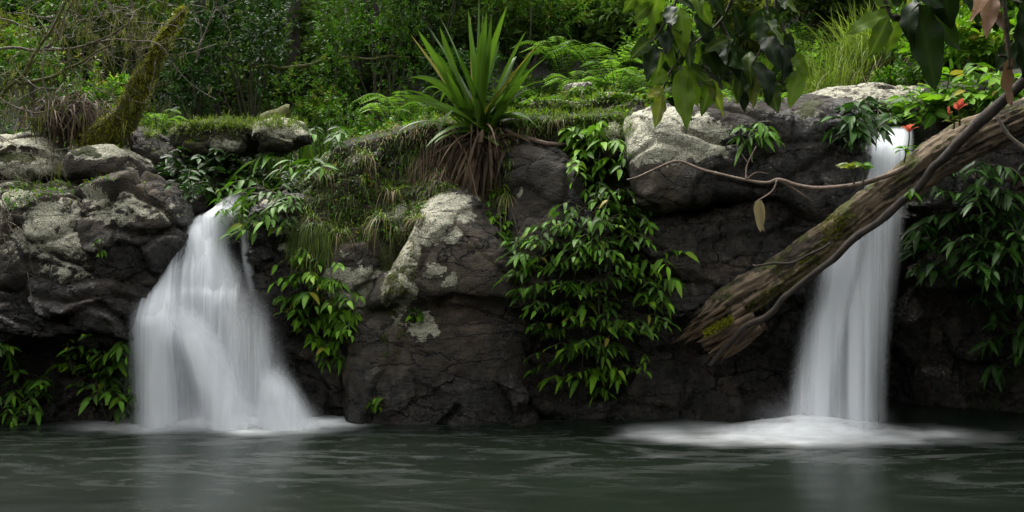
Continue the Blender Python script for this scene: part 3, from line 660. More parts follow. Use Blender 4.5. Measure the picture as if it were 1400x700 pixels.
# ------------------------------------------------------------------ falls: silky sheets of moving water
def fall_material(name, col=(0.90, 0.93, 0.96), dens=1.0, streak=26.0, seed=0.0, contrast=1.0):
    m, nt = new_mat(name); N = NT(nt)
    a = N.n('ShaderNodeAttribute'); a.attribute_name = 'flow'
    mp = N.n('ShaderNodeMapping'); N.link(a.outputs['Vector'], mp.inputs[0]); mp.inputs['Scale'].default_value = (streak, 0.55, 1); mp.inputs['Location'].default_value = (seed, seed*1.7, seed)
    s1 = N.noise(1.0, mp.outputs[0], 4, 0.6, 0.25)
    mp2 = N.n('ShaderNodeMapping'); N.link(a.outputs['Vector'], mp2.inputs[0]); mp2.inputs['Scale'].default_value = (streak*0.25, 0.5, 1); mp2.inputs['Location'].default_value = (seed+4, seed, seed)
    s2 = N.noise(1.0, mp2.outputs[0], 3, 0.5, 0.2)
    s = N.math('ADD', N.math('MULTIPLY', s1, 0.5), N.math('MULTIPLY', s2, 0.9))
    st = N.rng(s, 0.53-0.12*(1.4-contrast), 0.90, 0.0 if contrast > 0.9 else 0.35, 1.0)
    al = N.math('MULTIPLY', N.attr('cover'), N.math('ADD', N.math('MULTIPLY', st, 1.1*dens), 0.12), True)
    d = N.n('ShaderNodeBsdfDiffuse'); d.inputs[0].default_value = (*col, 1)
    t = N.n('ShaderNodeBsdfTranslucent'); t.inputs[0].default_value = (*col, 1)
    x = N.n('ShaderNodeMixShader'); x.inputs[0].default_value = 0.42; N.link(d.outputs[0], x.inputs[1]); N.link(t.outputs[0], x.inputs[2])
    tr = N.n('ShaderNodeBsdfTransparent'); y = N.n('ShaderNodeMixShader'); N.link(al, y.inputs[0]); N.link(tr.outputs[0], y.inputs[1]); N.link(x.outputs[0], y.inputs[2])
    o = N.n('ShaderNodeOutputMaterial'); N.link(y.outputs[0], o.inputs[0]); return m
def sheet(stations, mat, parent, name='stream', bulge=0.12, soft=0.25, nu=60, nv=90, thick=0.0, fade_top=0.06, fade_bot=0.0, dens=1.0, ripple=0.03, seed=0, layers=3, edge=1.0, form=(), thin=()):
    """stations: (row, left column, right column, depth) from top to bottom; several nested skins make one body of water"""
    st = np.array(stations, float); k = np.linspace(0, 1, len(st)); mb = MB(); flow = []; cov = []
    for L in range(layers):
        vv = np.linspace(0, 1, nv); uu = np.linspace(-1, 1, nu)
        c = spline(st, nv)
        g, h = np.meshgrid(uu, vv); shrink = 1-0.13*L
        px = (c[:, 1]+c[:, 2])[:, None]/2+(c[:, 2]-c[:, 1])[:, None]/2*g*shrink
        Yc = c[:, 3][:, None]; b = bulge*(1+0.9*L)
        Y = Yc-b*np.sqrt(np.clip(1-np.abs(g)**2.2, 0, 1))+0*px
        py = c[:, 0][:, None]+0*px
        n1 = vnoise(np.stack([(px*0.035).ravel()+L*5, (h*2.2).ravel(), np.full(px.size, seed*3.1)], 1), 5).reshape(px.shape)
        n2 = vnoise(np.stack([(px*0.11).ravel()+L*5, (h*1.2).ravel(), np.full(px.size, seed*1.1)], 1), 6).reshape(px.shape)
        Y = Y-ripple*n1*2-ripple*0.8*n2
        for cx, wx, r0, amp, sl in form: Y = Y-amp*np.exp(-((px-cx-sl*(py-r0))/wx)**2)*smooth(r0, r0+55, py+14*n1+10*n2)
        P = np.stack([(px-700)/F*c[:, 3][:, None], Y, CZ+(HY-py)/F*c[:, 3][:, None]], -1)
        ii = np.arange(nv-1)[:, None]*nu+np.arange(nu-1)[None]
        mb.add(P.reshape(-1, 3), np.stack([ii, ii+1, ii+nu+1, ii+nu], -1).reshape(-1, 4))
        flow.append(np.stack([px/300.0+L*3.3+seed, h*1.0+L*1.7, g*0], -1).reshape(-1, 3))
        e = smooth(0, soft*2, 1-np.abs(g))**edge*smooth(0, max(fade_top, 1e-3), h)*(1-(smooth(1-max(fade_bot, 1e-3), 1, h) if fade_bot else 0))
        for cx, cy, rx, ry, am in thin: e = e*(1-am*np.exp(-((px-cx)/rx)**2-((py-cy)/ry)**2))
        cov.append((e*dens).ravel())
    org = (float(mb.v[0][:, 0].mean()), float(mb.v[0][:, 1].mean()), 0.0)
    o = mb.build(name, mat, parent)
    at = o.data.attributes.new('flow', 'FLOAT_VECTOR', 'POINT'); at.data.foreach_set('vector', np.concatenate(flow).astype(np.float32).ravel())
    at = o.data.attributes.new('cover', 'FLOAT', 'POINT'); at.data.foreach_set('value', np.concatenate(cov).astype(np.float32))
    return o
FM1 = fall_material('silky_water', seed=1.3); FM2 = fall_material('thin_silky_water', seed=7.1, contrast=1.5, dens=0.8, streak=34); FM3 = fall_material('dense_silky_water', seed=3.7, dens=1.5, streak=15, contrast=.8)
t = thing('waterfall', (LF[0], 11.3, 0), 'wide white stepped waterfall spreading over dark rock on the left', 'waterfall')
FORM = [(212, 34, 382, .26, .03), (330, 36, 366, .19, .25), (262, 26, 420, .18, .45), (388, 26, 505, .14, .3), (285, 30, 322, .12, -.2)]
sheet([(262, 322, 348, 12.5), (282, 296, 334, 12.2), (292, 276, 332, 12.0), (304, 254, 330, 11.88), (328, 236, 328, 11.76), (358, 217, 338, 11.66), (386, 188, 354, 11.58), (402, 172, 366, 11.52), (430, 160, 378, 11.48), (480, 156, 394, 11.44), (540, 160, 418, 11.4), (586, 164, 444, 11.35)], FM2, t, bulge=.14, soft=.32, seed=1, dens=1.4, fade_top=.16, nv=200, nu=130, form=FORM, thin=[(186, 510, 26, 60, .55), (322, 335, 15, 38, .85), (362, 470, 22, 45, .6), (228, 470, 16, 40, .3), (300, 460, 14, 40, .4)])
sheet([(294, 266, 322, 11.9), (325, 244, 316, 11.68), (370, 232, 338, 11.52), (410, 230, 350, 11.40), (470, 230, 360, 11.25)], FM3, t, bulge=.10, soft=.45, seed=11, fade_bot=.5, dens=.9, fade_top=.2)
sheet([(392, 172, 268, 11.3), (430, 160, 284, 11.2), (480, 156, 292, 11.16), (530, 158, 298, 11.14), (584, 160, 304, 11.12)], FM2, t, bulge=.10, soft=.5, seed=2, fade_top=.5, dens=.55)
sheet([(385, 292, 362, 11.3), (430, 290, 384, 11.2), (480, 292, 398, 11.15), (530, 298, 415, 11.12), (585, 300, 436, 11.1)], FM2, t, bulge=.10, soft=.35, seed=4, fade_top=.5, dens=.7)
sheet([(400, 222, 268, 11.2), (440, 226, 300, 11.1), (490, 240, 335, 11.05), (540, 255, 358, 11.0), (586, 262, 376, 10.95)], FM3, t, bulge=.10, soft=.5, seed=5, fade_top=.5, dens=1.1)
sheet([(490, 355, 395, 11.15), (520, 348, 412, 11.05), (550, 342, 432, 11.0), (586, 335, 455, 10.95)], FM3, t, bulge=.12, soft=.5, seed=6, fade_top=.6, dens=.85)
sheet([(296, 328, 343, 12.0), (330, 328, 345, 11.8), (370, 331, 352, 11.65), (420, 338, 368, 11.45)], FM3, t, bulge=.04, soft=.5, seed=7, nu=24, fade_top=.5, fade_bot=.4, dens=.2)
t2 = thing('waterfall', (RF[0], 11.0, 0), 'tall narrow veil of water pouring behind the fallen log on the right', 'waterfall')
sheet([(174, 1200, 1250, 12.5), (190, 1184, 1252, 12.2), (215, 1166, 1252, 11.9), (250, 1144, 1248, 11.7), (290, 1126, 1242, 11.55), (350, 1110, 1236, 11.4), (420, 1092, 1228, 11.2), (500, 1074, 1220, 11.0), (592, 1058, 1216, 10.8)], FM2, t2, bulge=.10, soft=.36, seed=8, dens=1.35, ripple=.02, layers=2)
sheet([(176, 1206, 1244, 12.45), (215, 1176, 1240, 11.85), (290, 1138, 1206, 11.5), (350, 1118, 1186, 11.35), (420, 1098, 1170, 11.15), (500, 1080, 1158, 10.95), (592, 1064, 1150, 10.72)], FM1, t2, bulge=.10, soft=.45, seed=9, dens=1.3, ripple=.01, layers=2)

# ------------------------------------------------------------------ foam at the feet of the falls
def foam_material():
    m, nt = new_mat('white_foam'); N = NT(nt); v = N.vec((1, 1.6, 2.0), 'World')
    al = N.math('MULTIPLY', N.attr('cover'), N.rng(N.noise(3.0, v, 6, 0.6, .4), 0.25, 0.6, 0.5, 1.0), True)
    d = N.n('ShaderNodeBsdfDiffuse'); d.inputs[0].default_value = (0.93, 0.95, 0.96, 1)
    t = N.n('ShaderNodeBsdfTranslucent'); t.inputs[0].default_value = (0.93, 0.95, 0.96, 1)
    x = N.n('ShaderNodeMixShader'); x.inputs[0].default_value = 0.3; N.link(d.outputs[0], x.inputs[1]); N.link(t.outputs[0], x.inputs[2])
    tr = N.n('ShaderNodeBsdfTransparent'); y = N.n('ShaderNodeMixShader'); N.link(al, y.inputs[0]); N.link(tr.outputs[0], y.inputs[1]); N.link(x.outputs[0], y.inputs[2])
    o = N.n('ShaderNodeOutputMaterial'); N.link(y.outputs[0], o.inputs[0]); return m
M['foam'] = foam_material()
def foam_patch(cx, cy, rx, ry, hgt, label, seed):
    mb = MB(); cov = []
    for L in range(3):
        u = np.linspace(-1, 1, 130); w = np.linspace(-1, 1, 60); gx, gy = np.meshgrid(u, w)
        x = cx+gx*rx; y = cy+gy*ry; p = np.stack([x.ravel(), y.ravel(), np.full(x.size, L*3.0)], 1)
        r = np.hypot(gx, gy)+0.25*fbm(p, 1.3, 4, seed).reshape(gx.shape); e = smooth(1.0, 0.0, r)
        z = 0.02+hgt*(0.5+0.25*L)*e**1.5*(0.75+0.5*(0.5+0.5*fbm(p, 2.0, 2, seed+4).reshape(gx.shape)))+0.012*L
        i = np.arange(59)[:, None]*130+np.arange(129)[None]
        mb.add(np.stack([x, y, z], -1).reshape(-1, 3), np.stack([i, i+1, i+131, i+130], -1).reshape(-1, 4)); cov.append((smooth(1.0, 0.0, r)**1.8*(1.0, .7, .5)[L]).ravel())
    o = mb.build('foam', M['foam'], None, (cx, cy, 0)); at = o.data.attributes.new('cover', 'FLOAT', 'POINT'); at.data.foreach_set('value', np.concatenate(cov).astype(np.float32))
    return tag(o, label, 'foam', kind='stuff')
foam_patch(LF[0]+0.2, 10.95, 1.35, 0.42, 0.13, 'white foam spreading where the wide left fall meets the pool', 3)
foam_patch(RF[0]-0.3, 10.5, 1.3, 0.55, 0.12, 'white foam piled where the right veil of water lands', 5)
def mist(cx, cy, cz, rx, ry, rz, dens, label):
    m, nt = new_mat('mist'); N = NT(nt)
    tc = N.n('ShaderNodeTexCoord'); ln = N.n('ShaderNodeVectorMath'); ln.operation = 'LENGTH'; N.link(tc.outputs['Object'], ln.inputs[0])
    mp = N.n('ShaderNodeMapping'); mp.inputs['Scale'].default_value = (rx, ry, rz); N.link(tc.outputs['Object'], mp.inputs[0])
    f = N.rng(ln.outputs['Value'], 0.05, 1.0, 1.0, 0.0)
    f = N.math('MULTIPLY', N.math('POWER', f, 1.5), N.rng(N.noise(1.8, mp.outputs[0], 3), 0.25, 0.75, 0.3, 1.3))
    v = N.n('ShaderNodeVolumePrincipled'); v.inputs['Color'].default_value = (0.95, 0.96, 1, 1); N.link(N.math('MULTIPLY', f, dens), v.inputs['Density'])
    o = N.n('ShaderNodeOutputMaterial'); N.link(v.outputs[0], o.inputs['Volume'])
    mb = MB(); mb_poly = []; n = 24; V = [(0, 0, -1.0)]
    for i in range(1, 12):
        a = math.pi*i/12
        V += [(math.sin(a)*math.cos(2*math.pi*k/n), math.sin(a)*math.sin(2*math.pi*k/n), -math.cos(a)) for k in range(n)]
    V.append((0, 0, 1.0)); q = [(1+i*n+k, 1+i*n+(k+1) % n, 1+(i+1)*n+(k+1) % n, 1+(i+1)*n+k) for i in range(10) for k in range(n)]
    tr = [(0, 1+(k+1) % n, 1+k) for k in range(n)]+[(len(V)-1, 1+10*n+k, 1+10*n+(k+1) % n) for k in range(n)]
    mb.add(V, q, tr); ob = mb.build('mist', m); ob.location = (cx, cy, cz); ob.scale = (rx, ry, rz)
    return tag(ob, label, 'mist', kind='stuff')
mist(RF[0]-0.15, 10.75, 0.10, 0.95, 0.45, 0.42, 2.0, 'soft spray drifting round the foot of the right fall')
mist(LF[0]+0.05, 10.95, 0.06, 1.4, 0.42, 0.34, 3.4, 'soft spray hanging low at the foot of the left fall')
# ------------------------------------------------------------------ plants
def in_poly(x, y, poly):
    r = False; n = len(poly); j = n-1
    for i in range(n):
        xi, yi = poly[i]; xj, yj = poly[j]
        if (yi > y) != (yj > y) and x < (xj-xi)*(y-yi)/(yj-yi)+xi: r = not r
        j = i
    return r
def sample(poly, n, mind=0):
    xs = [a for a, _ in poly]; ys = [b for _, b in poly]; out = []; tr = 0
    while len(out) < n and tr < n*60:
        tr += 1; x = RNG.uniform(min(xs), max(xs)); y = RNG.uniform(min(ys), max(ys))
        if in_poly(x, y, poly) and all((x-a)**2+(y-b)**2 > mind*mind for a, b in out): out.append((x, y))
    return out
def spray(ml, ms, base, tip, n, L, Wd, droop=.4, hang=.5, tint=None, hi=True, r=0.006, lift=.12):
    base = np.array(base); tip = np.array(tip); mid = (base+tip)/2+np.array([0, 0, lift*np.linalg.norm(tip-base)])
    pts = spline([base, mid, tip], 7); tube(ms, pts, [r, r*.5], 4, RNG.random()*.6, cap=False)
    T = norm(tip-base); side = norm(np.cross(T, [0, 0, 1.0])); tt = RNG.random() if tint is None else tint
    P = []; D = []; Ls = []; ts = []; L = L*RNG.uniform(.7, 1.25)
    for k in range(n):
        ts.append(.28 if k == 0 else .12 if k < 3 else -.1)
        f = 1-0.72*k/max(n-1, 1)
        j = f*6; i = min(int(j), 5); p = pts[i]+(pts[i+1]-pts[i])*(j-i)
        s = 0 if k == 0 else (1 if k % 2 else -1)
        P.append(p); D.append(T*(0.55 if s else 1)+side*s*RNG.uniform(.6, 1)+np.array([0, 0, -hang*RNG.uniform(.5, 1.3)])+RNG.normal(0, .12, 3))
        Ls.append(L*RNG.uniform(.75, 1.15)*(1 if k else 1.1))
    leaves(ml, P, D, np.array(Ls), np.array(Ls)*Wd, droop=droop, fold=.3, hi=hi, tint=np.where(RNG.random(n) < .012, 1.25, np.clip(tt-.05+np.array(ts)+RNG.normal(0, .14, n), 0, .9)), roll=.5)
def wall_plant(label, poly, n, root, L=.17, Wd=.36, mat='leaf_mid', out=(.08, .35), reach=(30, 18), nl=(4, 8), cat='plant', name='leafy_plant', mind=9, group=None, hang=.5, side=0, nst=4, droop=.4, layers=None):
    """a plant rooted at root that drapes leafy sprays over the rock inside an area"""
    P0, N0 = hit(*root); t = thing(name, P0, label, cat, group); ml = MB(); ms = MB()
    pts = sample(poly, n, mind); tips = []; k0 = RNG.random()*6
    hang0 = hang
    for (x, y) in pts:
        hang = hang0*RNG.uniform(.2, 1.5)
        if layers: y = y+(round((y+6*math.sin(x*.05+k0))/layers)*layers-y)*.6
        s, nn = hit(x, y); o = RNG.uniform(*out); nn = norm(nn*np.array([1, 1, .4])+np.array([0, -.6, .1])); tip = s+nn*o
        dx = (x-root[0]); sg = np.sign(dx) if side == 0 else side
        bx = x-sg*RNG.uniform(.3, 1)*reach[0]+RNG.normal(0, 6); by = y+RNG.uniform(-.3, 1)*reach[1]-4
        b, _ = hit(bx, by); b = b+nn*o*.35
        if np.linalg.norm(b-tip) > .9: b = tip+(b-tip)*.5/np.linalg.norm(b-tip)
        f = np.clip((tip[2]-P0[2]+1)/3, 0, 1)
        spray(ml, ms, b, tip, RNG.integers(*nl), L*RNG.uniform(.75, 1.2), Wd, hang=hang, droop=droop, lift=.18, tint=np.clip(RNG.normal(.5, .2), 0, 1)); tips.append(b)
    for k in range(min(nst, len(tips))):        # stems from the root through the sprays
        tgt = tips[RNG.integers(len(tips))]; m = (P0+tgt)/2+np.array([RNG.normal(0, .06), -.12, .05])
        tube(ms, spline([P0, m, tgt], 12, .03, k), [.012, .005], 5, .4, cap=False)
    for k in range(int(len(tips)*.7)):
        a = tips[RNG.integers(len(tips))]; ds = sorted(tips, key=lambda q: np.linalg.norm(q-a)+(9 if q[2] < a[2] or q is a else 0)); b = ds[0]
        if np.linalg.norm(a-b) < .7: tube(ms, spline([a, (a+b)/2+np.array([0, .02, .02]), b], 6), [.005, .006], 4, .4, cap=False)
    ml.build('foliage', M[mat], t); ms.build('stem', M['stem'], t); return t

# the big layered clump at the centre, in its separate plants
C1 = [(800, 185), (862, 190), (868, 240), (830, 262), (790, 262), (770, 235), (778, 200)]
wall_plant('fresh green clump between the rounded boulder and the lichen topped block', C1, 34, (820, 205), L=.13, mat='leaf_bright', out=(.03, .22), reach=(16, 10), mind=6, layers=18)
wall_plant('long leafed ferny seedling just right of the trailing root on the ledge', [(770, 168), (820, 165), (835, 195), (800, 215), (770, 200)], 20, (805, 195), L=.15, mat='leaf_bright', out=(.02, .2), reach=(14, 10), mind=6)
C2 = [(725, 310), (800, 270), (880, 268), (896, 300), (905, 335), (880, 365), (820, 372), (740, 372), (700, 350), (695, 325)]
wall_plant('dense layered bush, upper tier of the largest leafy clump at the centre', C2, 140, (820, 290), L=.115, Wd=.4, mat='leaf_mid', out=(.10, .55), reach=(34, 12), mind=4.5, layers=24, hang=.35, droop=.5, nst=6)
C3 = [(702, 372), (800, 365), (900, 372), (922, 385), (905, 430), (880, 470), (800, 470), (740, 470), (712, 430)]
wall_plant('middle tier of the largest leafy clump, spreading widest over black rock', C3, 92, (815, 380), L=.12, Wd=.4, mat='leaf_mid', out=(.12, .6), reach=(36, 12), mind=5, layers=28, hang=.35, droop=.5, nst=6)
wall_plant('lowest drooping sprays of the centre clump, nearest the pool', [(728, 480), (800, 462), (885, 480), (884, 505), (840, 545), (800, 530), (740, 525)], 26, (810, 470), L=.14, Wd=.4, mat='leaf_bright', out=(.12, .4), reach=(34, 8), mind=11, layers=30, hang=.4, droop=.6, nst=5)
wall_plant('few bright sprays hanging at the right fringe of the centre clump', [(875, 345), (925, 365), (925, 410), (900, 450), (878, 430)], 14, (880, 370), L=.16, mat='leaf_bright', out=(.1, .35), reach=(24, 8), mind=11, hang=.7)
# small ones on the boulder sides
wall_plant('scrambling small leafed creeper down the cleft right of the tallest boulder', [(660, 262), (690, 270), (705, 330), (740, 350), (745, 372), (700, 372), (690, 330), (665, 300)], 40, (675, 265), L=.085, Wd=.5, mat='leaf_bright', out=(.02, .1), reach=(10, 6), mind=6)
wall_plant('tiny green sprout growing from a lichen patch low on the tallest boulder', [(566, 424), (580, 426), (577, 434), (566, 434)], 5, (572, 434), L=.1, Wd=.5, mat='leaf_bright', out=(.04, .08), reach=(6, 4), mind=3)
wall_plant('tiny bright sprout low on the boulder foot near the waterline', [(508, 545), (518, 546), (520, 556), (510, 556)], 4, (515, 556), L=.08, Wd=.5, mat='leaf_bright', out=(.03, .07), reach=(6, 4), mind=3)
# left fall's right bank
wall_plant('bright leafy sprays hanging over damp rock right of the left fall', [(382, 358), (440, 350), (470, 380), (495, 420), (496, 455), (450, 465), (400, 445), (378, 410)], 70, (425, 370), L=.12, Wd=.42, mat='leaf_bright', out=(.08, .35), reach=(26, 10), mind=7, layers=24, hang=.4, droop=.5)
wall_plant('lowest yellow-green sprays hanging just above the pool right of the left fall', [(425, 470), (470, 468), (478, 495), (440, 505)], 9, (445, 460), L=.15, mat='leaf_bright', out=(.1, .25), reach=(14, 8), mind=9, hang=.8)
wall_plant('leafy shrub arching over the top of the left fall', [(298, 262), (350, 255), (395, 262), (398, 300), (370, 325), (330, 322), (300, 305)], 56, (385, 268), L=.14, mat='leaf_mid', out=(.15, .5), reach=(24, 10), mind=7, side=-1, hang=.45)
wall_plant('dark glossy low shrub on the shelf behind the left fall', [(222, 215), (290, 208), (350, 212), (420, 232), (425, 262), (380, 262), (330, 268), (240, 280), (225, 250)], 190, (320, 262), L=.13, mat='leaf_dark', out=(.05, .45), reach=(16, 10), mind=5, hang=.2, droop=.25)
wall_plant('long bladed dark sapling right of the glossy shrub under the pale boulder', [(355, 210), (400, 215), (450, 225), (455, 245), (390, 250), (350, 235)], 30, (405, 250), L=.24, Wd=.2, mat='leaf_mid', out=(.15, .5), reach=(14, 8), mind=7, hang=.25)
wall_plant('dark leafy tuft tucked under the reeds at the edge of the mossy bank', [(420, 185), (470, 165), (480, 200), (440, 215), (418, 205)], 40, (445, 208), L=.14, mat='leaf_mid', out=(.1, .4), reach=(14, 8), mind=5, hang=.2)
# left wall
wall_plant('shrub with soft bright leaves brushing the left edge of the white fall', [(150, 470), (190, 465), (202, 500), (195, 560), (160, 572), (135, 540), (122, 500)], 42, (150, 580), L=.13, Wd=.42, mat='leaf_mid', out=(.1, .5), reach=(16, 14), mind=7, hang=.3)
wall_plant('thin red stemmed seedling with yellow-green tips on the dark ledge left of the fall', [(85, 488), (120, 460), (135, 478), (130, 510), (95, 505)], 12, (108, 515), L=.1, Wd=.5, mat='leaf_bright', out=(.08, .25), reach=(12, 14), mind=7, hang=.3)
wall_plant('ragged leafy sprays along the waterline at bottom left corner', [(0, 515), (60, 512), (98, 525), (72, 560), (60, 580), (30, 578), (0, 560)], 26, (20, 575), L=.13, mat='leaf_mid', out=(.1, .45), reach=(20, 10), mind=9, hang=.4)
wall_plant('small leafy sprig high on the dark rock at the left edge', [(-12, 465), (18, 465), (20, 490), (-10, 492)], 6, (-8, 480), L=.13, mat='leaf_mid', out=(.1, .25), reach=(10, 6), mind=6)
wall_plant('tiny fern sprout in a crack of the angular left boulder', [(136, 325), (142, 325), (143, 348), (137, 350)], 4, (140, 350), L=.07, Wd=.5, mat='leaf_bright', out=(.02, .06), reach=(4, 4), mind=3)
# right side
wall_plant('leafy clump hanging over the lip just left of the right fall', [(1126, 165), (1146, 150), (1186, 145), (1196, 165), (1180, 192), (1155, 198), (1128, 188)], 30, (1185, 155), L=.2, Wd=.3, mat='leaf_dark', out=(.1, .4), reach=(20, 10), mind=7, side=-1, hang=.5)
wall_plant('narrow leafed sprig on the face of the lichen topped block', [(998, 172), (1045, 165), (1056, 185), (1030, 202), (1002, 190)], 12, (1035, 168), L=.17, Wd=.28, mat='leaf_mid', out=(.08, .3), reach=(14, 8), mind=7, hang=.6)
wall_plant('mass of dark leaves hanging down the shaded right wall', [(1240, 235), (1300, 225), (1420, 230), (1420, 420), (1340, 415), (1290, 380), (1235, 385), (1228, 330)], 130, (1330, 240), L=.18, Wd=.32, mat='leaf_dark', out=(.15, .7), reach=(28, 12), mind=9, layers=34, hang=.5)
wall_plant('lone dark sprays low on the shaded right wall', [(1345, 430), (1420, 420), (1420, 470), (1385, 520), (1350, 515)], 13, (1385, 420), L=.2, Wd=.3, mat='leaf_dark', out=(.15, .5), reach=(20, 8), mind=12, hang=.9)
wall_plant('bright low bush on the bank behind the fallen log', [(1200, 150), (1260, 135), (1330, 120), (1420, 110), (1420, 160), (1300, 160), (1230, 190)], 95, (1290, 170), L=.2, Wd=.42, mat='leaf_bright', out=(.1, .5), reach=(18, 10), mind=6, hang=.2, droop=.2)

# ------------------------------------------------------------------ sprig shrubs, trees
def sprigs(ml, C, D, nl, L, Wd, hi=False, tint=None, hang=0.0):
    n = len(C); k = nl
    D = norm(D); a = RNG.normal(0, 1, (n, 3)); S = norm(np.cross(D, a)); T = np.cross(S, D)
    ang = (np.arange(k)*2.399)[None]+RNG.random((n, 1))*6.28; sp = np.linspace(.25, 1.25, k)[None]*np.ones((n, 1))
    dd = D[:, None]*np.cos(sp)[..., None]+(S[:, None]*np.cos(ang)[..., None]+T[:, None]*np.sin(ang)[..., None])*np.sin(sp)[..., None]
    dd[..., 2] -= hang
    P = C[:, None]-D[:, None]*(np.linspace(0, .9, k)[None, :, None]*np.reshape(L, (-1, 1, 1))*1.0)
    Ls = np.reshape(L, (-1, 1))*RNG.uniform(.7, 1.15, (n, k))
    tt = RNG.random(n) if tint is None else tint
    leaves(ml, P.reshape(-1, 3), dd.reshape(-1, 3), Ls.ravel(), (Ls*Wd).ravel(), droop=.25, fold=.3, hi=hi, tint=np.clip(np.repeat(tt, k)+RNG.normal(0, .12, n*k), 0, 1), roll=.5)
def crown(ml, c, rad, n, L, Wd=.4, nl=7, lumps=9, hang=0.0, seed=0, hi=False, flat=.85):
    c = np.array(c); rad = np.array(rad, float)
    lc = norm(RNG.normal(0, 1, (lumps, 3)))*RNG.uniform(.35, .8, (lumps, 1)); lr = RNG.uniform(.3, .55, lumps); lt = RNG.uniform(.2, .8, lumps)
    w = RNG.integers(0, lumps, n); u = norm(RNG.normal(0, 1, (n, 3))+np.array([0, -.2, .35])); r = RNG.uniform(.55, 1.08, (n, 1))
    q = lc[w]+u*r*lr[w][:, None]
    D = norm(u*rad+np.array([0, 0, .4*rad.mean()]))
    sprigs(ml, c+q*rad, D, nl, L*RNG.uniform(.8, 1.2, n), Wd, hi, np.clip(lt[w]+RNG.normal(0, .15, n)+.12*u[:, 2], 0, 1), hang)
    return c+lc*rad
def shrub(px, Y, wpx, hpx, label, n=260, L=.10, mat='leaf_mid', name='shrub', cat='shrub', Wd=.4, group=None, hang=0.0, low=.0, lumps=10, nl=7, hi=False):
    g = gpt(px, Y); w = wpx/F*Y/2; h = hpx/F*Y
    t = thing(name, g, label, cat, group); ml = MB(); ms = MB()
    cc = crown(ml, g+np.array([0, 0, h*(.52+low)]), (w, min(w, 1.0)*.8, h*.55), n, L, Wd, nl=nl, lumps=lumps, hang=hang, hi=hi)
    for k, q in enumerate(cc): tube(ms, spline([g+RNG.normal(0, .05, 3)*[1, 1, 0]-[0, 0, .1], (g+q)/2+RNG.normal(0, .12, 3), q], 8), [.022, .006], 5, .4, cap=False)
    ml.build('foliage', M[mat], t); ms.build('stem', M['stem'], t); return t
G = 'shrubs on the bank behind the falls'
shrub(60, 14.2, 200, 170, 'bright bush behind the tangle of mossy branches at far left', 300, .10, 'leaf_mid', group=G)
shrub(150, 14.6, 130, 100, 'low fresh green bush just left of the mossy leaning trunk', 260, .09, 'leaf_bright', group=G, low=-.1)
shrub(-30, 15.0, 200, 260, 'tall olive bush rising at the left edge behind the mossy branches', 340, .11, 'leaf_olive', group=G)
shrub(265, 15.8, 170, 190, 'dark shrub with slender stems above the mossy shelf', 360, .10, 'leaf_dark', group=G, low=.1)
shrub(345, 16.2, 170, 230, 'tall dark small leafed shrub behind the glossy shelf plants', 420, .10, 'leaf_dark', group=G, low=.1)
shrub(430, 15.6, 190, 210, 'broad small leafed shrub with brighter tips behind the reeds', 460, .085, 'leaf_mid', group=G, low=.15)
shrub(520, 16.4, 200, 210, 'spreading shrub with pale green tips left of the strap leaved plant', 480, .09, 'leaf_mid', group=G, low=.15)
shrub(480, 14.3, 130, 70, 'low mound of small leaves between the reeds and the strap leaved plant', 220, .075, 'leaf_mid', group=G, low=-.1)
shrub(590, 17.5, 170, 230, 'shadowy shrub right behind the strap leaved plant', 380, .10, 'leaf_dark', group=G, low=.1)
shrub(660, 18.5, 200, 220, 'mid green shrub showing between the tall strap leaves', 380, .11, 'leaf_mid', group=G, low=.1)
shrub(1290, 15.0, 150, 140, 'bright broad leafed bush right of the tall grass', 260, .15, 'leaf_bright', Wd=.5, group=G, hi=True)
shrub(1380, 14.5, 170, 190, 'tall yellow-green bush at the right edge above the log', 260, .16, 'leaf_bright', Wd=.5, group=G, hi=True)
shrub(1325, 13.9, 190, 120, 'bright low leafy thicket right above the fallen log', 300, .13, 'leaf_bright', Wd=.5, group=G, hi=True)
shrub(1240, 14.4, 110, 60, 'small bright bush at the right foot of the tall grass', 160, .10, 'leaf_mid', Wd=.45, group=G)
shrub(905, 17.0, 160, 130, 'loose green bush behind the lichen topped block', 300, .12, 'leaf_fern', group=G)
shrub(1010, 17.4, 200, 150, 'pale olive bush behind the overhanging branch leaves', 300, .12, 'leaf_olive', group=G)
shrub(1110, 19.0, 180, 170, 'faded olive shrub above and left of the tall grass', 300, .12, 'leaf_far', group=G)
shrub(1210, 19.5, 200, 170, 'faded shrub standing behind the tall grass', 320, .12, 'leaf_far', group=G)
shrub(770, 19.5, 200, 120, 'grey-green shrub in the dim woods behind the ferns', 320, .12, 'leaf_far', group=G)
shrub(850, 20.5, 180, 150, 'dim shrub right of the grey-green one in the woods behind the ferns', 320, .12, 'leaf_far', group=G)
for k_, (px, Y, w_, h_, mt, lb) in enumerate([(960, 18.2, 190, 150, 'leaf_far', 'soft green shrub behind the pale olive bush at upper right of centre'), (1060, 17.2, 170, 110, 'leaf_fern', 'low bright bush at the left of the tall grass'), (1150, 18.0, 200, 150, 'leaf_olive', 'olive thicket directly behind the tall grass'),
        (1260, 17.2, 190, 160, 'leaf_mid', 'green shrub behind the bright broad leafed bush'), (1330, 17.6, 200, 210, 'leaf_far', 'taller faded shrub behind the yellow-green bush'), (860, 18.4, 170, 130, 'leaf_fern', 'light green bush above the right end of the fern patch'), (720, 17.6, 170, 130, 'leaf_mid', 'green shrub above the left end of the fern patch'), (620, 15.4, 140, 90, 'leaf_dark', 'low dark bush close behind the strap leaved plant'), (100, 17.0, 240, 260, 'leaf_mid', 'tall thicket behind the bushes at far left'), (200, 17.2, 200, 240, 'leaf_olive', 'tall olive thicket right of the far left thicket')]):
    shrub(px, Y, w_, h_, lb, 420, .10, mt, group=G, low=.05)
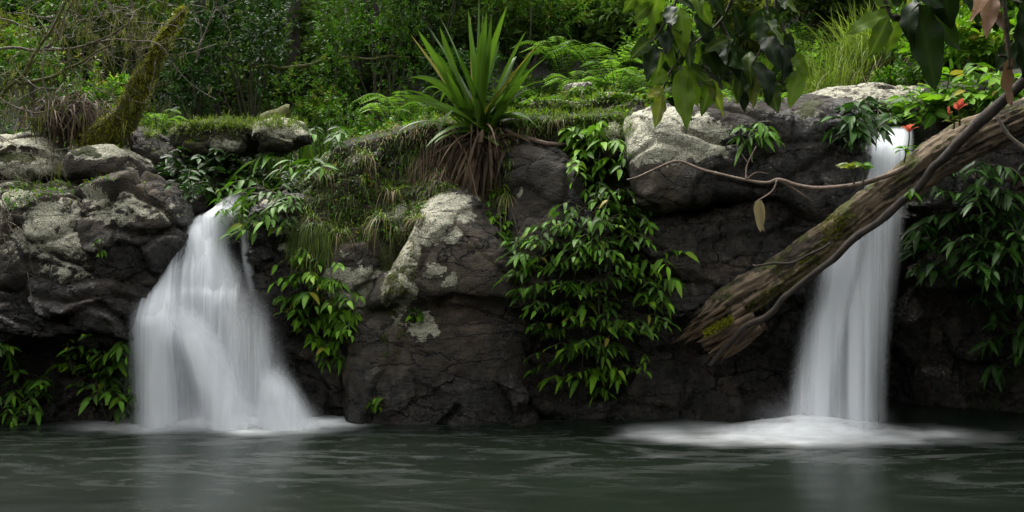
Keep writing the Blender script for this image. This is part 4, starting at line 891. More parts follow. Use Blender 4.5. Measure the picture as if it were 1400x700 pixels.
# distant undergrowth that reads as one mass
mf = MB()
for k in range(950):
    Y = RNG.uniform(17.5, 32); x = RNG.uniform(-.72, .72)*Y; g = float(gz(np.array([x]), np.array([Y]))[0]); r = RNG.uniform(.5, 1.3)
    crown(mf, (x, Y, g+r*.5+abs(RNG.normal(0, .5))), (r, r, r*.9), 40, RNG.uniform(.15, .24), .42, nl=6, lumps=6)
tag(mf.build('undergrowth', M['leaf_far']), 'dim mass of distant forest undergrowth rising up the hillside', 'undergrowth', kind='stuff')
mf = MB()                                   # low cover on the near bank top
n = 5200; px = RNG.uniform(-150, 1550, n); Y = RNG.uniform(13.0, 19, n); x = X(px, Y); z = gz(x, Y); ok = z > 2.7
sprigs(mf, np.stack([x, Y, z+RNG.uniform(.02, .22, n)], 1)[ok], norm(RNG.normal(0, .5, (ok.sum(), 3))+[0, -.2, 1]), 6, RNG.uniform(.06, .12, ok.sum()), .42)
tag(mf.build('ground_cover', M['leaf_mid']), 'low leafy ground cover over the bank tops', 'ground cover', kind='stuff')

def tree(px, Y, r, top, label, lean=0.0, crownr=None, cn=500, L=.16, mat='leaf_far', barkm='bark_far', name='tree', x=None, dz=0.0, limbs=3):
    g = gpt(px, Y) if x is None else np.array([x, Y, float(gz(np.array([x]), np.array([Y]))[0])])
    t = thing(name, g, label, 'tree'); mt = MB(); tp = g+np.array([lean, 0, top])
    tube(mt, spline([g-[0, 0, .3], g+(tp-g)*.35+[RNG.normal(0, .15), 0, 0], g+(tp-g)*.7+[RNG.normal(0, .2), 0, 0], tp], 26), [r*1.35, r, r*.85, r*.45], 12, .5, .25, seed=int(abs(px)))
    if crownr:
        ml = MB(); c = tp+np.array([0, 0, dz]); cc = crown(ml, c, crownr, cn, L, .45, lumps=14)
        for q in cc[:10]: tube(mt, spline([g+(tp-g)*RNG.uniform(.6, .95), (tp+q)/2+[0, 0, -.2], q], 8), [r*.4, r*.1], 6, .5)
        ml.build('crown', M[mat], t)
    mt.build('trunk', M[barkm], t); return t
tree(500, 18.5, .30, 7, 'thick dark trunk behind the small leafed shrubs left of centre', .2, (2.2, 2, 1.6), 500)
tree(612, 21, .26, 8, 'dark trunk rising behind the strap leaved plant', -.2, (2.2, 2, 1.6), 500)
tree(690, 24, .2, 8, 'slim shadowed trunk deep in the woods right of the strap leaved plant', .3, (2.2, 2, 1.6), 400)
tree(775, 25, .22, 8, 'slim dim trunk in the woods above the ferns', -.3, (2.2, 2, 1.6), 400)
tree(838, 22.5, .07, 6, 'thin leaning sapling trunk above the ferns', 1.2, (1.4, 1.4, 1.2), 200)
tree(312, 16.4, .05, 4.5, 'thin forked stem standing in front of the dark shrubs at left', -.25, (1.2, 1, .8), 200, .12, 'leaf_dark')
tree(268, 17.0, .06, 5, 'slender pale stem left of the thin forked stem', .2, (1.2, 1, .8), 200, .12, 'leaf_dark')
tree(395, 19.0, .12, 6, 'dark mossy stem among the shrubs above the pale boulder', .1, (1.8, 1.5, 1.2), 300, .12, 'leaf_dark')
tree(1010, 23, .16, 8, 'grey trunk dimly seen behind the overhanging leaves', .5, (2.2, 2, 1.6), 400)
tree(1180, 25, .15, 8, 'grey trunk dimly seen above the tall grass', -.4, (2.2, 2, 1.6), 400)
# big trees out of view, crowns put in to shade the gorge
tree(0, 12.5, .35, 5.5, 'unseen shade tree leaning in from the right bank', -3.6, (3.6, 3.4, 1.3), 900, .2, 'leaf_dark', 'bark_dark', 'unseen_shade_tree', x=9.6, dz=.4)
tree(0, 7.0, .35, 5.5, 'unseen shade tree on the near right bank', -2.2, (3.0, 3.2, 1.5), 700, .2, 'leaf_dark', 'bark_dark', 'unseen_shade_tree', x=10.3, dz=.4)
tree(0, 9.0, .35, 5.5, 'unseen shade tree on the left bank', 1.6, (2.8, 3.0, 1.4), 600, .2, 'leaf_dark', 'bark_dark', 'unseen_shade_tree', x=-9.9, dz=.4)
for lb, xx, yy, ln_, tp, cr in [('unseen high tree added to shade the left of the pool', -9.8, 3.0, 4.5, 6.5, (4.0, 3.6, 1.3)), ('unseen high tree added to shade the right of the pool', 10.2, 4.0, -4.5, 6.5, (4.2, 3.6, 1.3)), ('unseen high tree added over the viewer for shade', 2.0, -6.5, 0, 7.5, (4.5, 4.0, 1.5))]:
    tree(50, yy, .35, tp, lb, ln_, cr, 430, .26, 'leaf_dark', 'bark_dark', 'unseen_shade_tree', x=xx, dz=.4)  # added high crowns, out of view, darken upright rock and the water
for k, (xx, yy) in enumerate([(-8, -7), (-3.5, -8), (1.5, -7.5), (6, -8), (10, -3), (-11, -1), (-12, 4), (11.5, 2)]):  # out-of-view trees put in to cut light from behind
    tree(k*97, yy, .3, 4.5, 'unseen tree added on the pool bank behind the viewer for shade', 0, (2.8, 2.4, 2.6), 420, .28, 'leaf_dark', 'bark_dark', 'unseen_bank_tree', x=xx, dz=-.5)['group'] = 'unseen shading trees behind the viewer'

# ------------------------------------------------------------------ ferns
def fern(px, py, Y, label, nf=12, L=.9, mat='leaf_fern', spread=1.0, group='ferns on the bank behind the ledge', onground=True, pinna=.2):
    g = gpt(px, Y) if onground else hit(px, py)[0]
    t = thing('fern', g, label, 'fern', group); ml = MB(); ms = MB()
    for k in range(nf):
        a = 2*math.pi*(k+RNG.random()*.6)/nf; l = L*RNG.uniform(.75, 1.15); o = np.array([math.cos(a)*spread, math.sin(a)*spread*.8, 0])
        pts = spline([g, g+o*l*.25+[0, 0, l*.6], g+o*l*.6+[0, 0, l*.85], g+o*l*.95+[0, 0, l*.72]], 24)
        tube(ms, pts, [.008, .002], 4, .7, cap=False)
        T = norm(np.gradient(pts, axis=0)); S = norm(np.cross(T, [0, 0, 1.0])); f = np.linspace(0, 1, 24)
        w = np.sin(np.pi*np.clip(f*.93+.06, 0, 1)**.8)*pinna*l*1.2+.01
        tt = np.clip(RNG.normal(.6, .2), 0, 1)
        for s in (-1, 1):
            leaves(ml, pts[3:], (S*s+T*.35+[0, 0, -.12])[3:], w[3:], np.full(21, .034*l/.9+.012), droop=.15, fold=.1, tint=tt, roll=.12)
    ml.build('fronds', M[mat], t); ms.build('stem', M['stem'], t); return t
for i, (px, Y, L, lb) in enumerate([(752, 14.6, .62, 'lowest left fern in the bright fern patch right of the strap leaved plant'), (800, 15.0, .75, 'full bright fern at the middle of the fern patch'), (842, 14.8, .7, 'bright fern at the right end of the fern patch'),
        (820, 16.0, .95, 'tallest fern standing up behind the fern patch'), (770, 16.4, .8, 'fern behind the left part of the fern patch'), (880, 15.6, .7, 'fern behind the lichen topped block'), (905, 14.2, .45, 'small fern on top of the lichen topped block'), (1000, 14.0, .5, 'small fern under the overhanging leaves on the right block'),
        (560, 15.0, .8, 'fern in shade left of the strap leaved plant'), (535, 14.4, .55, 'small fern at the foot of the shaded fern'), (1090, 14.6, .55, 'fern at the left foot of the tall grass'), (215, 14.2, .5, 'fern beside the mossy leaning trunk'), (290, 14.6, .4, 'little fern on the grassy mossy shelf'), (395, 13.7, .4, 'little fern in front of the reeds')]):
    fern(px, 0, Y, lb, 13, L)

# ------------------------------------------------------------------ grasses and straps
def tuft(p, n, L, Wd, mat, label=None, name='grass_tuft', cat='grass tuft', spread=.6, droop=.6, r=.08, group=None, dead=0, up=1.0, fold=0.0, seg=5, t=None, lean=(0, 0, 0)):
    p = np.array(p); 
    if t is None: t = thing(name, p, label, cat, group)
    mb = MB(); b = p+RNG.normal(0, r, (n, 3))*[1, 1, .15]; D = RNG.normal(0, spread, (n, 3)); D[:, 2] = up; D = D+np.array(lean)
    ribbons(mb, b, D, L*RNG.uniform(.6, 1.2, n), Wd*RNG.uniform(.7, 1.2, n), droop*RNG.uniform(.3, 1.6, n), seg, fold)
    mb.build('blades', M[mat], t)
    if dead:
        mb = MB(); b = p+RNG.normal(0, r, (dead, 3))*[1, 1, .1]; D = RNG.normal(0, 1, (dead, 3)); D[:, 2] = .25
        ribbons(mb, b, D, L*RNG.uniform(.5, 1.0, dead), Wd, RNG.uniform(.8, 1.8, dead), seg); mb.build('dead_blades', M['straw'], t)
    return t
for px, Y, n, L, lb in [(1135, 16.0, 700, 1.45, 'left clump of tall pale grass above the right block'), (1185, 16.3, 800, 1.6, 'middle clump of tall pale grass with straw at its foot'), (1232, 16.0, 700, 1.4, 'right clump of tall pale grass beside the bright bush')]:
    tuft(gpt(px, Y), n, L, .012, 'grass_pale', lb, spread=.42, droop=.55, r=.2, dead=160, group='tall grass clumps', seg=7)
tuft(hit(690, 268)[0]+[0, -.04, 0], 70, .42, .012, 'grass', 'arching grass tuft hanging in the cleft above the tallest boulder', spread=.7, droop=.9, r=.03, dead=60, lean=(0, -.5, 0), group='grass tufts on the rocks')
for px, py, L, lb in [(532, 262, .4, 'straw-brown tuft at the centre of the mossy bank'), (520, 300, .45, 'green and straw tuft low on the mossy bank'), (470, 320, .35, 'grass tuft above the speckled rock'), (430, 300, .4, 'grass tuft at the left fringe of the mossy bank'), (445, 240, .35, 'grass tuft high on the left of the mossy bank'), (575, 300, .3, 'small tuft beside the top of the tallest boulder'),
                      (640, 225, .35, 'small green tuft beneath the dead leaf skirt'), (500, 215, .35, 'grass tuft along the crest of the mossy bank'), (720, 175, .3, 'grass tuft on the ledge right of the strap leaved plant'), (760, 165, .25, 'thin grass tuft at the centre of the pale ledge'), (430, 345, .35, 'trailing grass tuft above the bright hanging sprays'), ]:
    p, nn = hit(px, py); tuft(p+nn*.02, 34, L*.85, .010, 'grass', lb, spread=.9, droop=.9, r=.05, dead=40, lean=tuple(nn*.7), group='grass tufts on the rocks')
def strap_blades(base, lst, W_, mat, t, name, droop=.25, fold=.35, seg=12, tint=None):
    mb = MB(); base = np.array(base)
    for (tx, ty, dy, dr) in lst:
        Yt = base[1]+dy; tip = W(tx, ty, Yt); b = base+RNG.normal(0, .09, 3)*[1, .8, .2]
        D = tip-b; L = np.linalg.norm(D); D = D+np.array([0, 0, dr*L])
        ribbons(mb, [b], [D], np.linalg.norm(D), W_*RNG.uniform(.8, 1.15), dr, seg, fold, tint=(RNG.random(1)*.7+.15) if tint is None else tint, taper=1.6, twist=RNG.normal(0, .5))
    mb.build(name, M[mat], t)
sb, _ = hit(655, 192); sb = sb+np.array([0, -.05, .05]); print('strap base', sb)
st = thing('strap_leaved_plant', sb, 'large plant of tall arching strap leaves on the bank above the tallest boulder', 'plant')
L_ = []
for k in range(26):
    a = RNG.uniform(-1, 1); a = np.sign(a)*abs(a)**.7; ln = RNG.uniform(95, 205)*(1-.2*abs(a)); ang = a*1.2
    L_.append((655+math.sin(ang)*ln*RNG.uniform(.7, 1), 185-math.cos(ang)*ln, RNG.uniform(-.6, .6), .06+RNG.random()**1.5*.75*(.25+abs(a))))
L_ += [(655, -5, -.2, .05), (694, 2, -.25, .12), (560, 75, .1, .6), (760, 120, .1, .7), (748, 150, -.3, .6), (530, 120, .2, .5), (600, 15, .3, .15), (765, 90, .2, .35), (672, 20, -.3, .02), (640, 10, .1, .05), (600, 30, -.1, .12), (582, 60, -.2, .15), (545, 110, -.4, .3), (535, 165, -.5, .45), (590, 195, -.7, .3), (572, 190, -.6, .5), (625, 70, -.35, .03), (610, 95, -.5, .05), (735, 60, -.2, .12), (728, 90, -.4, .12), (742, 105, .1, .2), (720, 40, -.1, .06), (683, 200, -.5, .1)]
strap_blades(sb, L_, .105, 'strap', st, 'blades')
strap_blades(sb, [(643, 22, .25, .02), (560, 45, .3, .05), (742, 52, -.3, .08)], .055, 'strap_yellow', st, 'yellow_blades')
mb = MB(); n = 70; b = sb+np.stack([RNG.normal(0, .2, n), RNG.normal(-.12, .1, n), RNG.normal(-.02, .08, n)], 1)
D = np.stack([RNG.normal(0, .4, n), RNG.uniform(-.5, .0, n), RNG.uniform(-1, .1, n)], 1)
ribbons(mb, b, D, RNG.uniform(.25, .7, n), RNG.uniform(.02, .055, n), RNG.uniform(.2, .9, n), 8, .8, tint=RNG.random(n)**1.4, taper=.6, twist=2.0)
mb.build('dead_blades', M['dead'], st)
mb = MB(); n = 34; b = sb+np.stack([RNG.normal(.03, .04, n), RNG.normal(-.3, .03, n), RNG.uniform(-.25, .05, n)], 1)
ribbons(mb, b, np.stack([RNG.normal(-.1, .15, n), RNG.normal(-.1, .1, n), -np.ones(n)], 1), RNG.uniform(.4, .8, n), .045, .1, 7, .9, tint=RNG.random(n), twist=2.5)
mb.build('dead_blades', M['dead'], st)
# trailing brown root on the boulder
p = [hit(x, y)[0]+[0, -.04, .02] for x, y in [(690, 180), (715, 190), (745, 199), (775, 200)]]
mb = MB(); tube(mb, spline(p, 18, .01), [.022, .03, .02], 7, .5, .2); tag(mb.build('fallen_twig', M['twig_brown']), 'curved red-brown stalk lying across the rounded boulder top', 'twig')
# reeds above the pale boulder
rb = gpt(412, 14.1); rt = thing('reed_clump', rb, 'upright clump of dark reed blades behind the pale crusted boulder', 'reeds')
mb = MB(); n = 70; b = rb+np.stack([RNG.uniform(-.35, .35, n), RNG.normal(0, .15, n), np.zeros(n)], 1)
ribbons(mb, b, RNG.normal(0, .16, (n, 3))+[0, 0, 1], RNG.uniform(.6, 1.25, n), .045, RNG.uniform(.02, .25, n), 8, .3); mb.build('blades', M['strap'], rt)
mb = MB(); n = 16; b = rb+np.stack([RNG.uniform(-.3, .35, n), RNG.normal(-.15, .1, n), np.zeros(n)], 1)
ribbons(mb, b, RNG.normal(0, .1, (n, 3))+[0, 0, 1], RNG.uniform(.4, .85, n), .035, .03, 5, .3); mb.build('dead_blades', M['straw'], rt)

# ------------------------------------------------------------------ creeping cover on rock surfaces
def cover(poly, n, mat, name, label, kind='leaf', L=.05, up=.1, hang=0.0, ob=None, drop=.3):
    P = []; Nn = []
    for x, y in sample(poly, n):
        p, nn = hit(x, y)
        if nn[2] < up: continue
        P.append(p); Nn.append(nn)
    P = np.array(P); Nn = np.array(Nn); k = len(P)
    if not k: return
    mb = MB()
    if kind == 'leaf': sprigs(mb, P+Nn*L*.6, norm(Nn+RNG.normal(0, .5, (k, 3))+[0, -.2, -hang]), 5, L*RNG.uniform(.6, 1.3, k), .5)
    elif kind == 'moss':
        m = 7; Pm = np.repeat(P, m, 0)+RNG.normal(0, .02, (k*m, 3)); ribbons(mb, Pm-np.repeat(Nn, m, 0)*.01, np.repeat(Nn, m, 0)+RNG.normal(0, .6, (k*m, 3)), L*RNG.uniform(.4, 1.2, k*m), .008, drop, 2, tint=np.clip(np.repeat(RNG.random(k), m)+RNG.normal(0, .15, k*m), 0, 1))
    else:
        m = 6; Pm = np.repeat(P, m, 0)+RNG.normal(0, .02, (k*m, 3)); ribbons(mb, Pm, np.repeat(Nn, m, 0)*.7+RNG.normal(0, .5, (k*m, 3))+[0, -.1, .4-hang], L*RNG.uniform(.5, 1.3, k*m), .007, drop+hang, 4)
    return tag(mb.build(name, M[mat]), label, name.replace('_', ' '), kind='stuff')
BANK = [(400, 210), (450, 190), (560, 150), (620, 165), (700, 180), (700, 250), (590, 270), (560, 320), (520, 330), (440, 335), (410, 300)]
cover(BANK, 900, 'moss', 'moss', 'yellow-green moss over the bank between the falls', 'moss', .04, up=-.2)
cover(BANK, 700, 'leaf_mid', 'creeper', 'small leafed creeper over the bank between the falls', 'leaf', .05, up=-.3, hang=.3)
cover(BANK, 330, 'grass', 'thin_grass', 'thin grass straggling over the bank between the falls', 'grass', .14, up=-.3, hang=.3, drop=.8)
cover([(480, 160), (560, 138), (640, 150), (620, 190), (520, 195), (470, 200)], 170, 'straw', 'dry_grass', 'dry grass and straw along the crest of the bank', 'grass', .16, up=-.2, drop=.6)
cover([(480, 150), (560, 136), (700, 125), (860, 125), (860, 160), (700, 172), (560, 175), (470, 190)], 700, 'grass', 'thin_grass', 'green grass along the crest between the falls', 'grass', .13, up=-.2)
cover([(480, 150), (560, 136), (700, 125), (860, 125), (860, 160), (700, 172), (560, 175), (470, 190)], 500, 'leaf_bright', 'creeper', 'small bright weeds along the crest between the falls', 'leaf', .055, up=-.2)
cover([(180, 150), (300, 130), (450, 150), (440, 178), (300, 178), (200, 190)], 1300, 'grass', 'thin_grass', 'short grass on the mossy shelf above the left fall', 'grass', .11, up=-.2)
cover([(235, 168), (360, 165), (440, 180), (430, 215), (300, 220), (240, 205)], 900, 'moss', 'moss', 'moss cushions on the shelf rocks above the left fall', 'moss', .035, up=.35)
cover([(0, 190), (60, 188), (210, 195), (215, 255), (100, 290), (0, 290)], 500, 'moss', 'moss', 'moss patches on the upper left boulders', 'moss', .03, up=.5)
cover([(0, 235), (130, 240), (200, 250), (120, 265), (0, 290)], 260, 'leaf_bright', 'creeper', 'tiny green weeds between the tiers of left boulders', 'leaf', .04, up=.3)
cover([(540, 330), (560, 310), (575, 350), (560, 420), (520, 440), (520, 400)], 260, 'moss', 'moss', 'moss down the left shoulder of the tallest boulder', 'moss', .025, up=-.5)
cover([(690, 140), (860, 140), (870, 185), (820, 190), (700, 185)], 520, 'grass', 'thin_grass', 'sparse grass over the pale ledge', 'grass', .09, up=-.1)
cover([(700, 120), (900, 118), (1080, 130), (1080, 140), (900, 140), (700, 140)], 600, 'leaf_bright', 'creeper', 'green seedlings along the crest of the ledge and right block', 'leaf', .06, up=-.1)
cover([(400, 300), (460, 300), (450, 350), (420, 370), (395, 340)], 260, 'grass', 'thin_grass', 'thin grass trailing above the bright hanging sprays', 'grass', .14, up=-.5, hang=.5, drop=.8)
cover([(580, 185), (690, 180), (680, 250), (600, 255), (560, 230)], 260, 'dead', 'dead_fronds', 'dead brown litter under the strap leaved plant', 'grass', .25, up=-.9, hang=1.0, drop=.6)
# ------------------------------------------------------------------ the fallen log
ax = [(950, 448, 11.15, 26), (1000, 414, 11.1, 32), (1050, 384, 11.0, 32), (1100, 352, 10.85, 33), (1150, 314, 10.7, 31), (1200, 273, 10.55, 31), (1250, 238, 10.4, 34), (1310, 200, 10.2, 36), (1370, 172, 10.0, 34), (1440, 144, 9.8, 32), (1560, 100, 9.5, 30)]
lg = thing('fallen_log', (float(X(1100, 10.85)), 10.85, 1.5), 'thick weathered mossy log slanting down across the right fall to the rock', 'log')
c = np.array([[X(a, Y), Y, Z(b, Y), r*.74/F*Y] for a, b, Y, r in ax]); s = spline(c, 260)
pts, rad = s[:, :3], s[:, 3]; nS = 72
T = norm(np.gradient(pts, axis=0)); V = np.zeros((260, nS, 3)); u = np.array([0, -1.0, 0])
arc = np.concatenate([[0], np.cumsum(np.linalg.norm(np.diff(pts, axis=0), axis=1))])
for i in range(260):
    sd = np.cross(T[i], u); sd /= np.linalg.norm(sd); u = np.cross(sd, T[i])
    for k in range(nS):
        a = 2*math.pi*k/nS; V[i, k] = u*math.cos(a)+sd*math.sin(a)
A = np.arange(nS)*2*math.pi/nS
q = np.stack([np.broadcast_to(np.cos(A)*1.0, (260, nS)).ravel(), np.broadcast_to(np.sin(A)*1.0, (260, nS)).ravel(), np.repeat(arc, nS)], 1)
gr = fbm(q*np.array([5, 5, .5]), 1.0, 4, 41, .6).reshape(260, nS); gr2 = fbm(q*np.array([11, 11, 1.1]), 1.0, 4, 43, .6).reshape(260, nS); kn = fbm(q*np.array([1.6, 1.6, 1.5]), 1.0, 4, 45).reshape(260, nS)
gr3 = fbm(q*np.array([9, 9, 3.5]), 2.0, 4, 47, .7).reshape(260, nS); R = rad[:, None]*(1+.30*kn+.22*gr-.30*np.abs(gr2)+.16*gr3)
endf = smooth(.45, 0, arc)[:, None]; R = R*(1-endf*(.42+.55*np.abs(gr2)*2))
P = pts[:, None]+V*R[..., None]
mb = MB(); i = np.arange(259)[:, None]*nS; k = np.arange(nS)[None]; k2 = (k+1) % nS
tri = [(260*nS, (a+1) % nS, a) for a in range(nS)]
mb.add(np.concatenate([P.reshape(-1, 3), pts[:1]+T[:1]*.1]), np.stack([i+k, i+k2, i+nS+k2, i+nS+k], -1).reshape(-1, 4), tri, np.concatenate([np.clip(.5+kn.ravel()*1.5, 0, 1), [.5]]))
log = mb.build('trunk', M['log'], lg)
at = log.data.attributes.new('flow', 'FLOAT_VECTOR', 'POINT'); fl = np.concatenate([q*np.array([.3, .3, .16]), [[0, 0, 0]]]); at.data.foreach_set('vector', fl.astype(np.float32).ravel())
logb = bvh_of(log); SURF.append((log, logb))
mb = MB()                                   # torn end: long splinters of bare wood
for k in range(46):
    a = RNG.uniform(0, 6.28); o = (np.array([0, -1, 0])*math.cos(a)+np.array([.5, 0, .85])*math.sin(a))*RNG.uniform(.05, .22)
    b = pts[int(RNG.integers(16, 44))]+o; e = pts[0]+o*RNG.uniform(.8, 1.2)-T[0]*RNG.uniform(-.1, .18)*[1, 1, .4]
    tube(mb, spline([b, (b+e)/2+RNG.normal(0, .015, 3), e], 8, .012, k), [.035, .02, .003], 5, RNG.random(), .4)
mb.build('splintered_end', M['log_wood'], lg)
mb = MB()                                   # lower torn slab
for k in range(30):
    f = RNG.uniform(0, 1); b = W(1022+f*18, 432+f*16, 10.85)+RNG.normal(0, .03, 3); e = W(958+f*22+RNG.normal(0, 4), 464+f*30, 10.85+RNG.normal(0, .06))
    tube(mb, spline([b, (b+e)/2+RNG.normal(0, .02, 3), e], 9, .015, k+60), [.035, .045, .006], 6, RNG.random(), .4)
mb.build('torn_slab', M['log_wood'], lg)
mb = MB(); n = 900                          # moss on slab top and on the log
bb = np.array([W(RNG.uniform(962, 1000), 0, 10.8) for _ in range(n)]); f = (bb[:, 0]/10.8*F+700-962)/38
bb[:, 2] = Z(458-f*22+RNG.normal(0, 3, n), 10.8); bb[:, 1] = 10.78+RNG.normal(0, .05, n)
ribbons(mb, bb, RNG.normal(0, .5, (n, 3))+[0, -.5, .8], .035, .01, .2, 2)
Pm = []; 
for x, y in sample([(1010, 425), (1080, 370), (1120, 330), (1150, 290), (1175, 290), (1130, 350), (1090, 400), (1040, 435)], 520)+sample([(1120, 300), (1150, 285), (1160, 310), (1130, 330)], 200):
    p_, n_ = hit(x, y); Pm.append((p_, n_))
Pm = [(a, b) for a, b in Pm if a[1] < 11.2]
if Pm:
    A_ = np.repeat(np.array([a for a, _ in Pm]), 4, 0); B_ = np.repeat(np.array([b for _, b in Pm]), 4, 0); ribbons(mb, A_+RNG.normal(0, .012, A_.shape), B_+RNG.normal(0, .5, A_.shape), .022, .008, .3, 2, tint=np.clip(RNG.normal(.25, .2, len(A_)), 0, 1))
tag(mb.build('moss', M['moss'], lg), kind='stuff')
def branch(name, label, ctrl, r, mat, cat='branch', wob=.02, n=50, sides=8, rough=.25, extra=(), seed=0):
    P = np.array([W(a, b, Y) for a, b, Y in ctrl]); mb = MB(); tube(mb, spline(P, n, wob, seed), r, sides, .5, rough, seed=seed)
    for ctrl2, r2 in extra: tube(mb, spline(np.array([W(a, b, Y) for a, b, Y in ctrl2]), 16, wob*.6, seed+3), r2, 6, .4, rough)
    return tag(mb.build(name, M[mat]), label, cat)
branch('fallen_branch', 'long dark bare branch lying against the front of the fallen log', [(970, 500, 10.75), (1000, 466, 10.7), (1045, 424, 10.62), (1095, 388, 10.5), (1140, 352, 10.4), (1200, 303, 10.22), (1245, 262, 10.05), (1290, 215, 9.85), (1330, 178, 9.6), (1385, 120, 9.3), (1440, 60, 9.0)], [.02, .03, .034, .038, .042, .05, .05], 'bark_dark', wob=.06, n=90, sides=12)
branch('fallen_branch', 'thin dark branch crossing the underside of the log end', [(985, 498, 10.85), (1010, 468, 10.8), (1040, 440, 10.78), (1070, 410, 10.75)], [.02, .03, .02], 'bark_dark')
branch('vine', 'thin vine crossing the mossy face of the log', [(1030, 362, 10.6), (1055, 360, 10.5), (1085, 358, 10.45), (1110, 345, 10.4), (1135, 332, 10.3)], [.012, .014, .012], 'bark_dark', cat='vine', wob=.03)
branch('bare_twig', 'long pale bare twig arching from the block to the fallen log', [(857, 246, 11.05), (890, 234, 11.0), (925, 221, 10.95), (960, 232, 10.9), (1000, 243, 10.8), (1045, 249, 10.7), (1065, 245, 10.65), (1095, 254, 10.6), (1130, 257, 10.5), (1175, 251, 10.35), (1215, 238, 10.2), (1240, 228, 10.1)],
       [.010, .014, .016, .018, .022, .026, .03], 'twig_brown', wob=.012, n=80, cat='twig', extra=[([(1062, 247, 10.65), (1055, 262, 10.62), (1035, 275, 10.6)], [.012, .006]), ([(1065, 246, 10.65), (1090, 262, 10.66), (1110, 275, 10.7)], [.014, .006]), ([(1020, 245, 10.75), (1035, 236, 10.75), (1052, 238, 10.75)], [.008, .004]), ([(1020, 245, 10.75), (1022, 225, 10.8), (1034, 200, 10.85)], [.010, .004]), ([(1022, 222, 10.8), (1014, 210, 10.8)], [.006, .003]), ([(926, 222, 10.95), (924, 232, 10.94)], [.008, .003])])
mb = MB(); a = W(1037, 274, 10.58); b = W(1040, 317, 10.55)
ribbons(mb, [a, a+[.01, -.01, 0]], [b-a, b-a+[.03, 0, 0]], np.linalg.norm(b-a), .11, 0.0, 8, 1.0, tint=np.array([.9, .75]), taper=1.4, side=[[.9, -.3, .1], [.8, .5, .1]])
tag(mb.build('dead_leaf', M['straw']), 'pale dead curled leaf hanging from the bare twig', 'leaf')
branch('bare_twig', 'pale grey twig poking out below the log at the right edge', [(1358, 140, 9.7), (1365, 160, 9.6), (1380, 185, 9.55), (1402, 205, 9.5)], [.012, .018, .022], 'twig', cat='twig')
# sprouts on the log
def rosette(label, px, py, Y, n, L, mat, Wd=.38, name='seedling', spread=.9, stem=None, cat='seedling', up=.8, tint=None):
    b = W(px, py, Y); t = thing(name, b, label, cat); ml = MB(); ms = MB(); tp = b if stem is None else W(*stem)
    if stem is not None: tube(ms, spline([b, (b+tp)/2+[.01, 0, .0], tp], 8), [.01, .006], 5, .5)
    a = np.arange(n)*2.399+RNG.random()*6; D = np.stack([np.cos(a)*spread, np.sin(a)*spread*.6-.25, np.full(n, up)+RNG.normal(0, .15, n)], 1)
    leaves(ml, np.repeat(tp[None], n, 0)-np.outer(np.linspace(0, .04, n), [0, 0, 1]), D, L*RNG.uniform(.7, 1.1, n), L*Wd*RNG.uniform(.8, 1.1, n), .3, .25, hi=True, tint=tint, roll=.3)
    ml.build('foliage', M[mat], t)
    if stem is not None: ms.build('stem', M['stem'], t)
    return t
rosette('red leafed sprout on the log right of the fall lip', 1240, 208, 10.15, 5, .13, 'leaf_red', .4, stem=(1243, 176, 10.1), up=.9, spread=.95)
rosette('upright red leafed sprout higher up the log', 1312, 172, 9.9, 5, .13, 'leaf_red', .45, stem=(1310, 146, 9.85), up=.9, spread=.6)
rosette('tiny red shoot beside the upright red sprout', 1298, 162, 9.95, 3, .07, 'leaf_red', .5, stem=(1297, 152, 9.95), up=.8, spread=.5)
rosette('pale green sprout on the log beneath the red leafed one', 1236, 222, 10.1, 9, .17, 'leaf_bright', .36, stem=(1238, 200, 10.1), up=.1, spread=1.1)
rosette('yellow-green broad sprout where the bare twig meets the log', 1168, 252, 10.3, 10, .2, 'leaf_yellow', .42, stem=(1163, 228, 10.3), up=.35, spread=1.0)
rosette('green companion sprout right of the yellow-green one', 1180, 250, 10.3, 7, .15, 'leaf_mid', .42, stem=(1180, 226, 10.3), up=.3, spread=.8)
rosette('small olive sprout beneath the upright red leaves', 1304, 176, 9.95, 6, .12, 'leaf_olive', .5, stem=(1302, 162, 9.9), up=.2)
rosette('small bright sprig dangling beneath the log', 1243, 262, 10.0, 5, .13, 'leaf_bright', .4, stem=(1246, 258, 9.98), up=-.3)

# ------------------------------------------------------------------ mossy leaning trunk, roots, dead fronds, tangle at upper left
def W2(l): return np.array([W(a, b, Y) for a, b, Y in l])
g = W(150, 186, 13.2); lt = thing('leaning_trunk', g, 'short leaning trunk smothered in bright yellow-green moss at upper left', 'tree trunk')
mb = MB(); cs = spline(W2([(125, 200, 12.7), (150, 180, 12.7), (175, 150, 12.6), (192, 118, 12.5), (210, 84, 12.5), (226, 48, 12.5), (250, 15, 12.5)]), 60, .02); tube(mb, cs, [.19, .165, .13, .07, .03], 20, .4, .4); tr_ = mb.build('trunk', M['bark_moss'], lt)
n = 8000; mb = MB(); k = RNG.integers(0, 60, n); rr = np.interp(k/60, [0, .25, .5, .75, 1], [.19, .165, .13, .07, .03]); dd = norm(RNG.normal(0, 1, (n, 3))+[0, -.6, .5])
ribbons(mb, cs[k]+dd*rr[:, None]*1.0+RNG.normal(0, .02, (n, 3)), dd+RNG.normal(0, .4, (n, 3)), RNG.uniform(.02, .06, n), .012, .5, 3, tint=np.clip(.7+.4*vnoise(cs[k]*5+dd*2, 3)+RNG.normal(0, .15, n), 0, 1)); tag(mb.build('moss', M['moss'], lt), kind='stuff')
mb = MB()
for k in range(13):
    a = W(172+RNG.normal(0, 7), 172+RNG.normal(0, 3), 13.0); b = W(165+k*2.6+RNG.normal(0, 4), 200+RNG.normal(0, 4), 12.85); tube(mb, spline([a, (a+b)/2+RNG.normal(0, .05, 3), b], 12, .03, k), [.025, .012], 6, .5)
mb.build('roots', M['twig_brown'], lt)
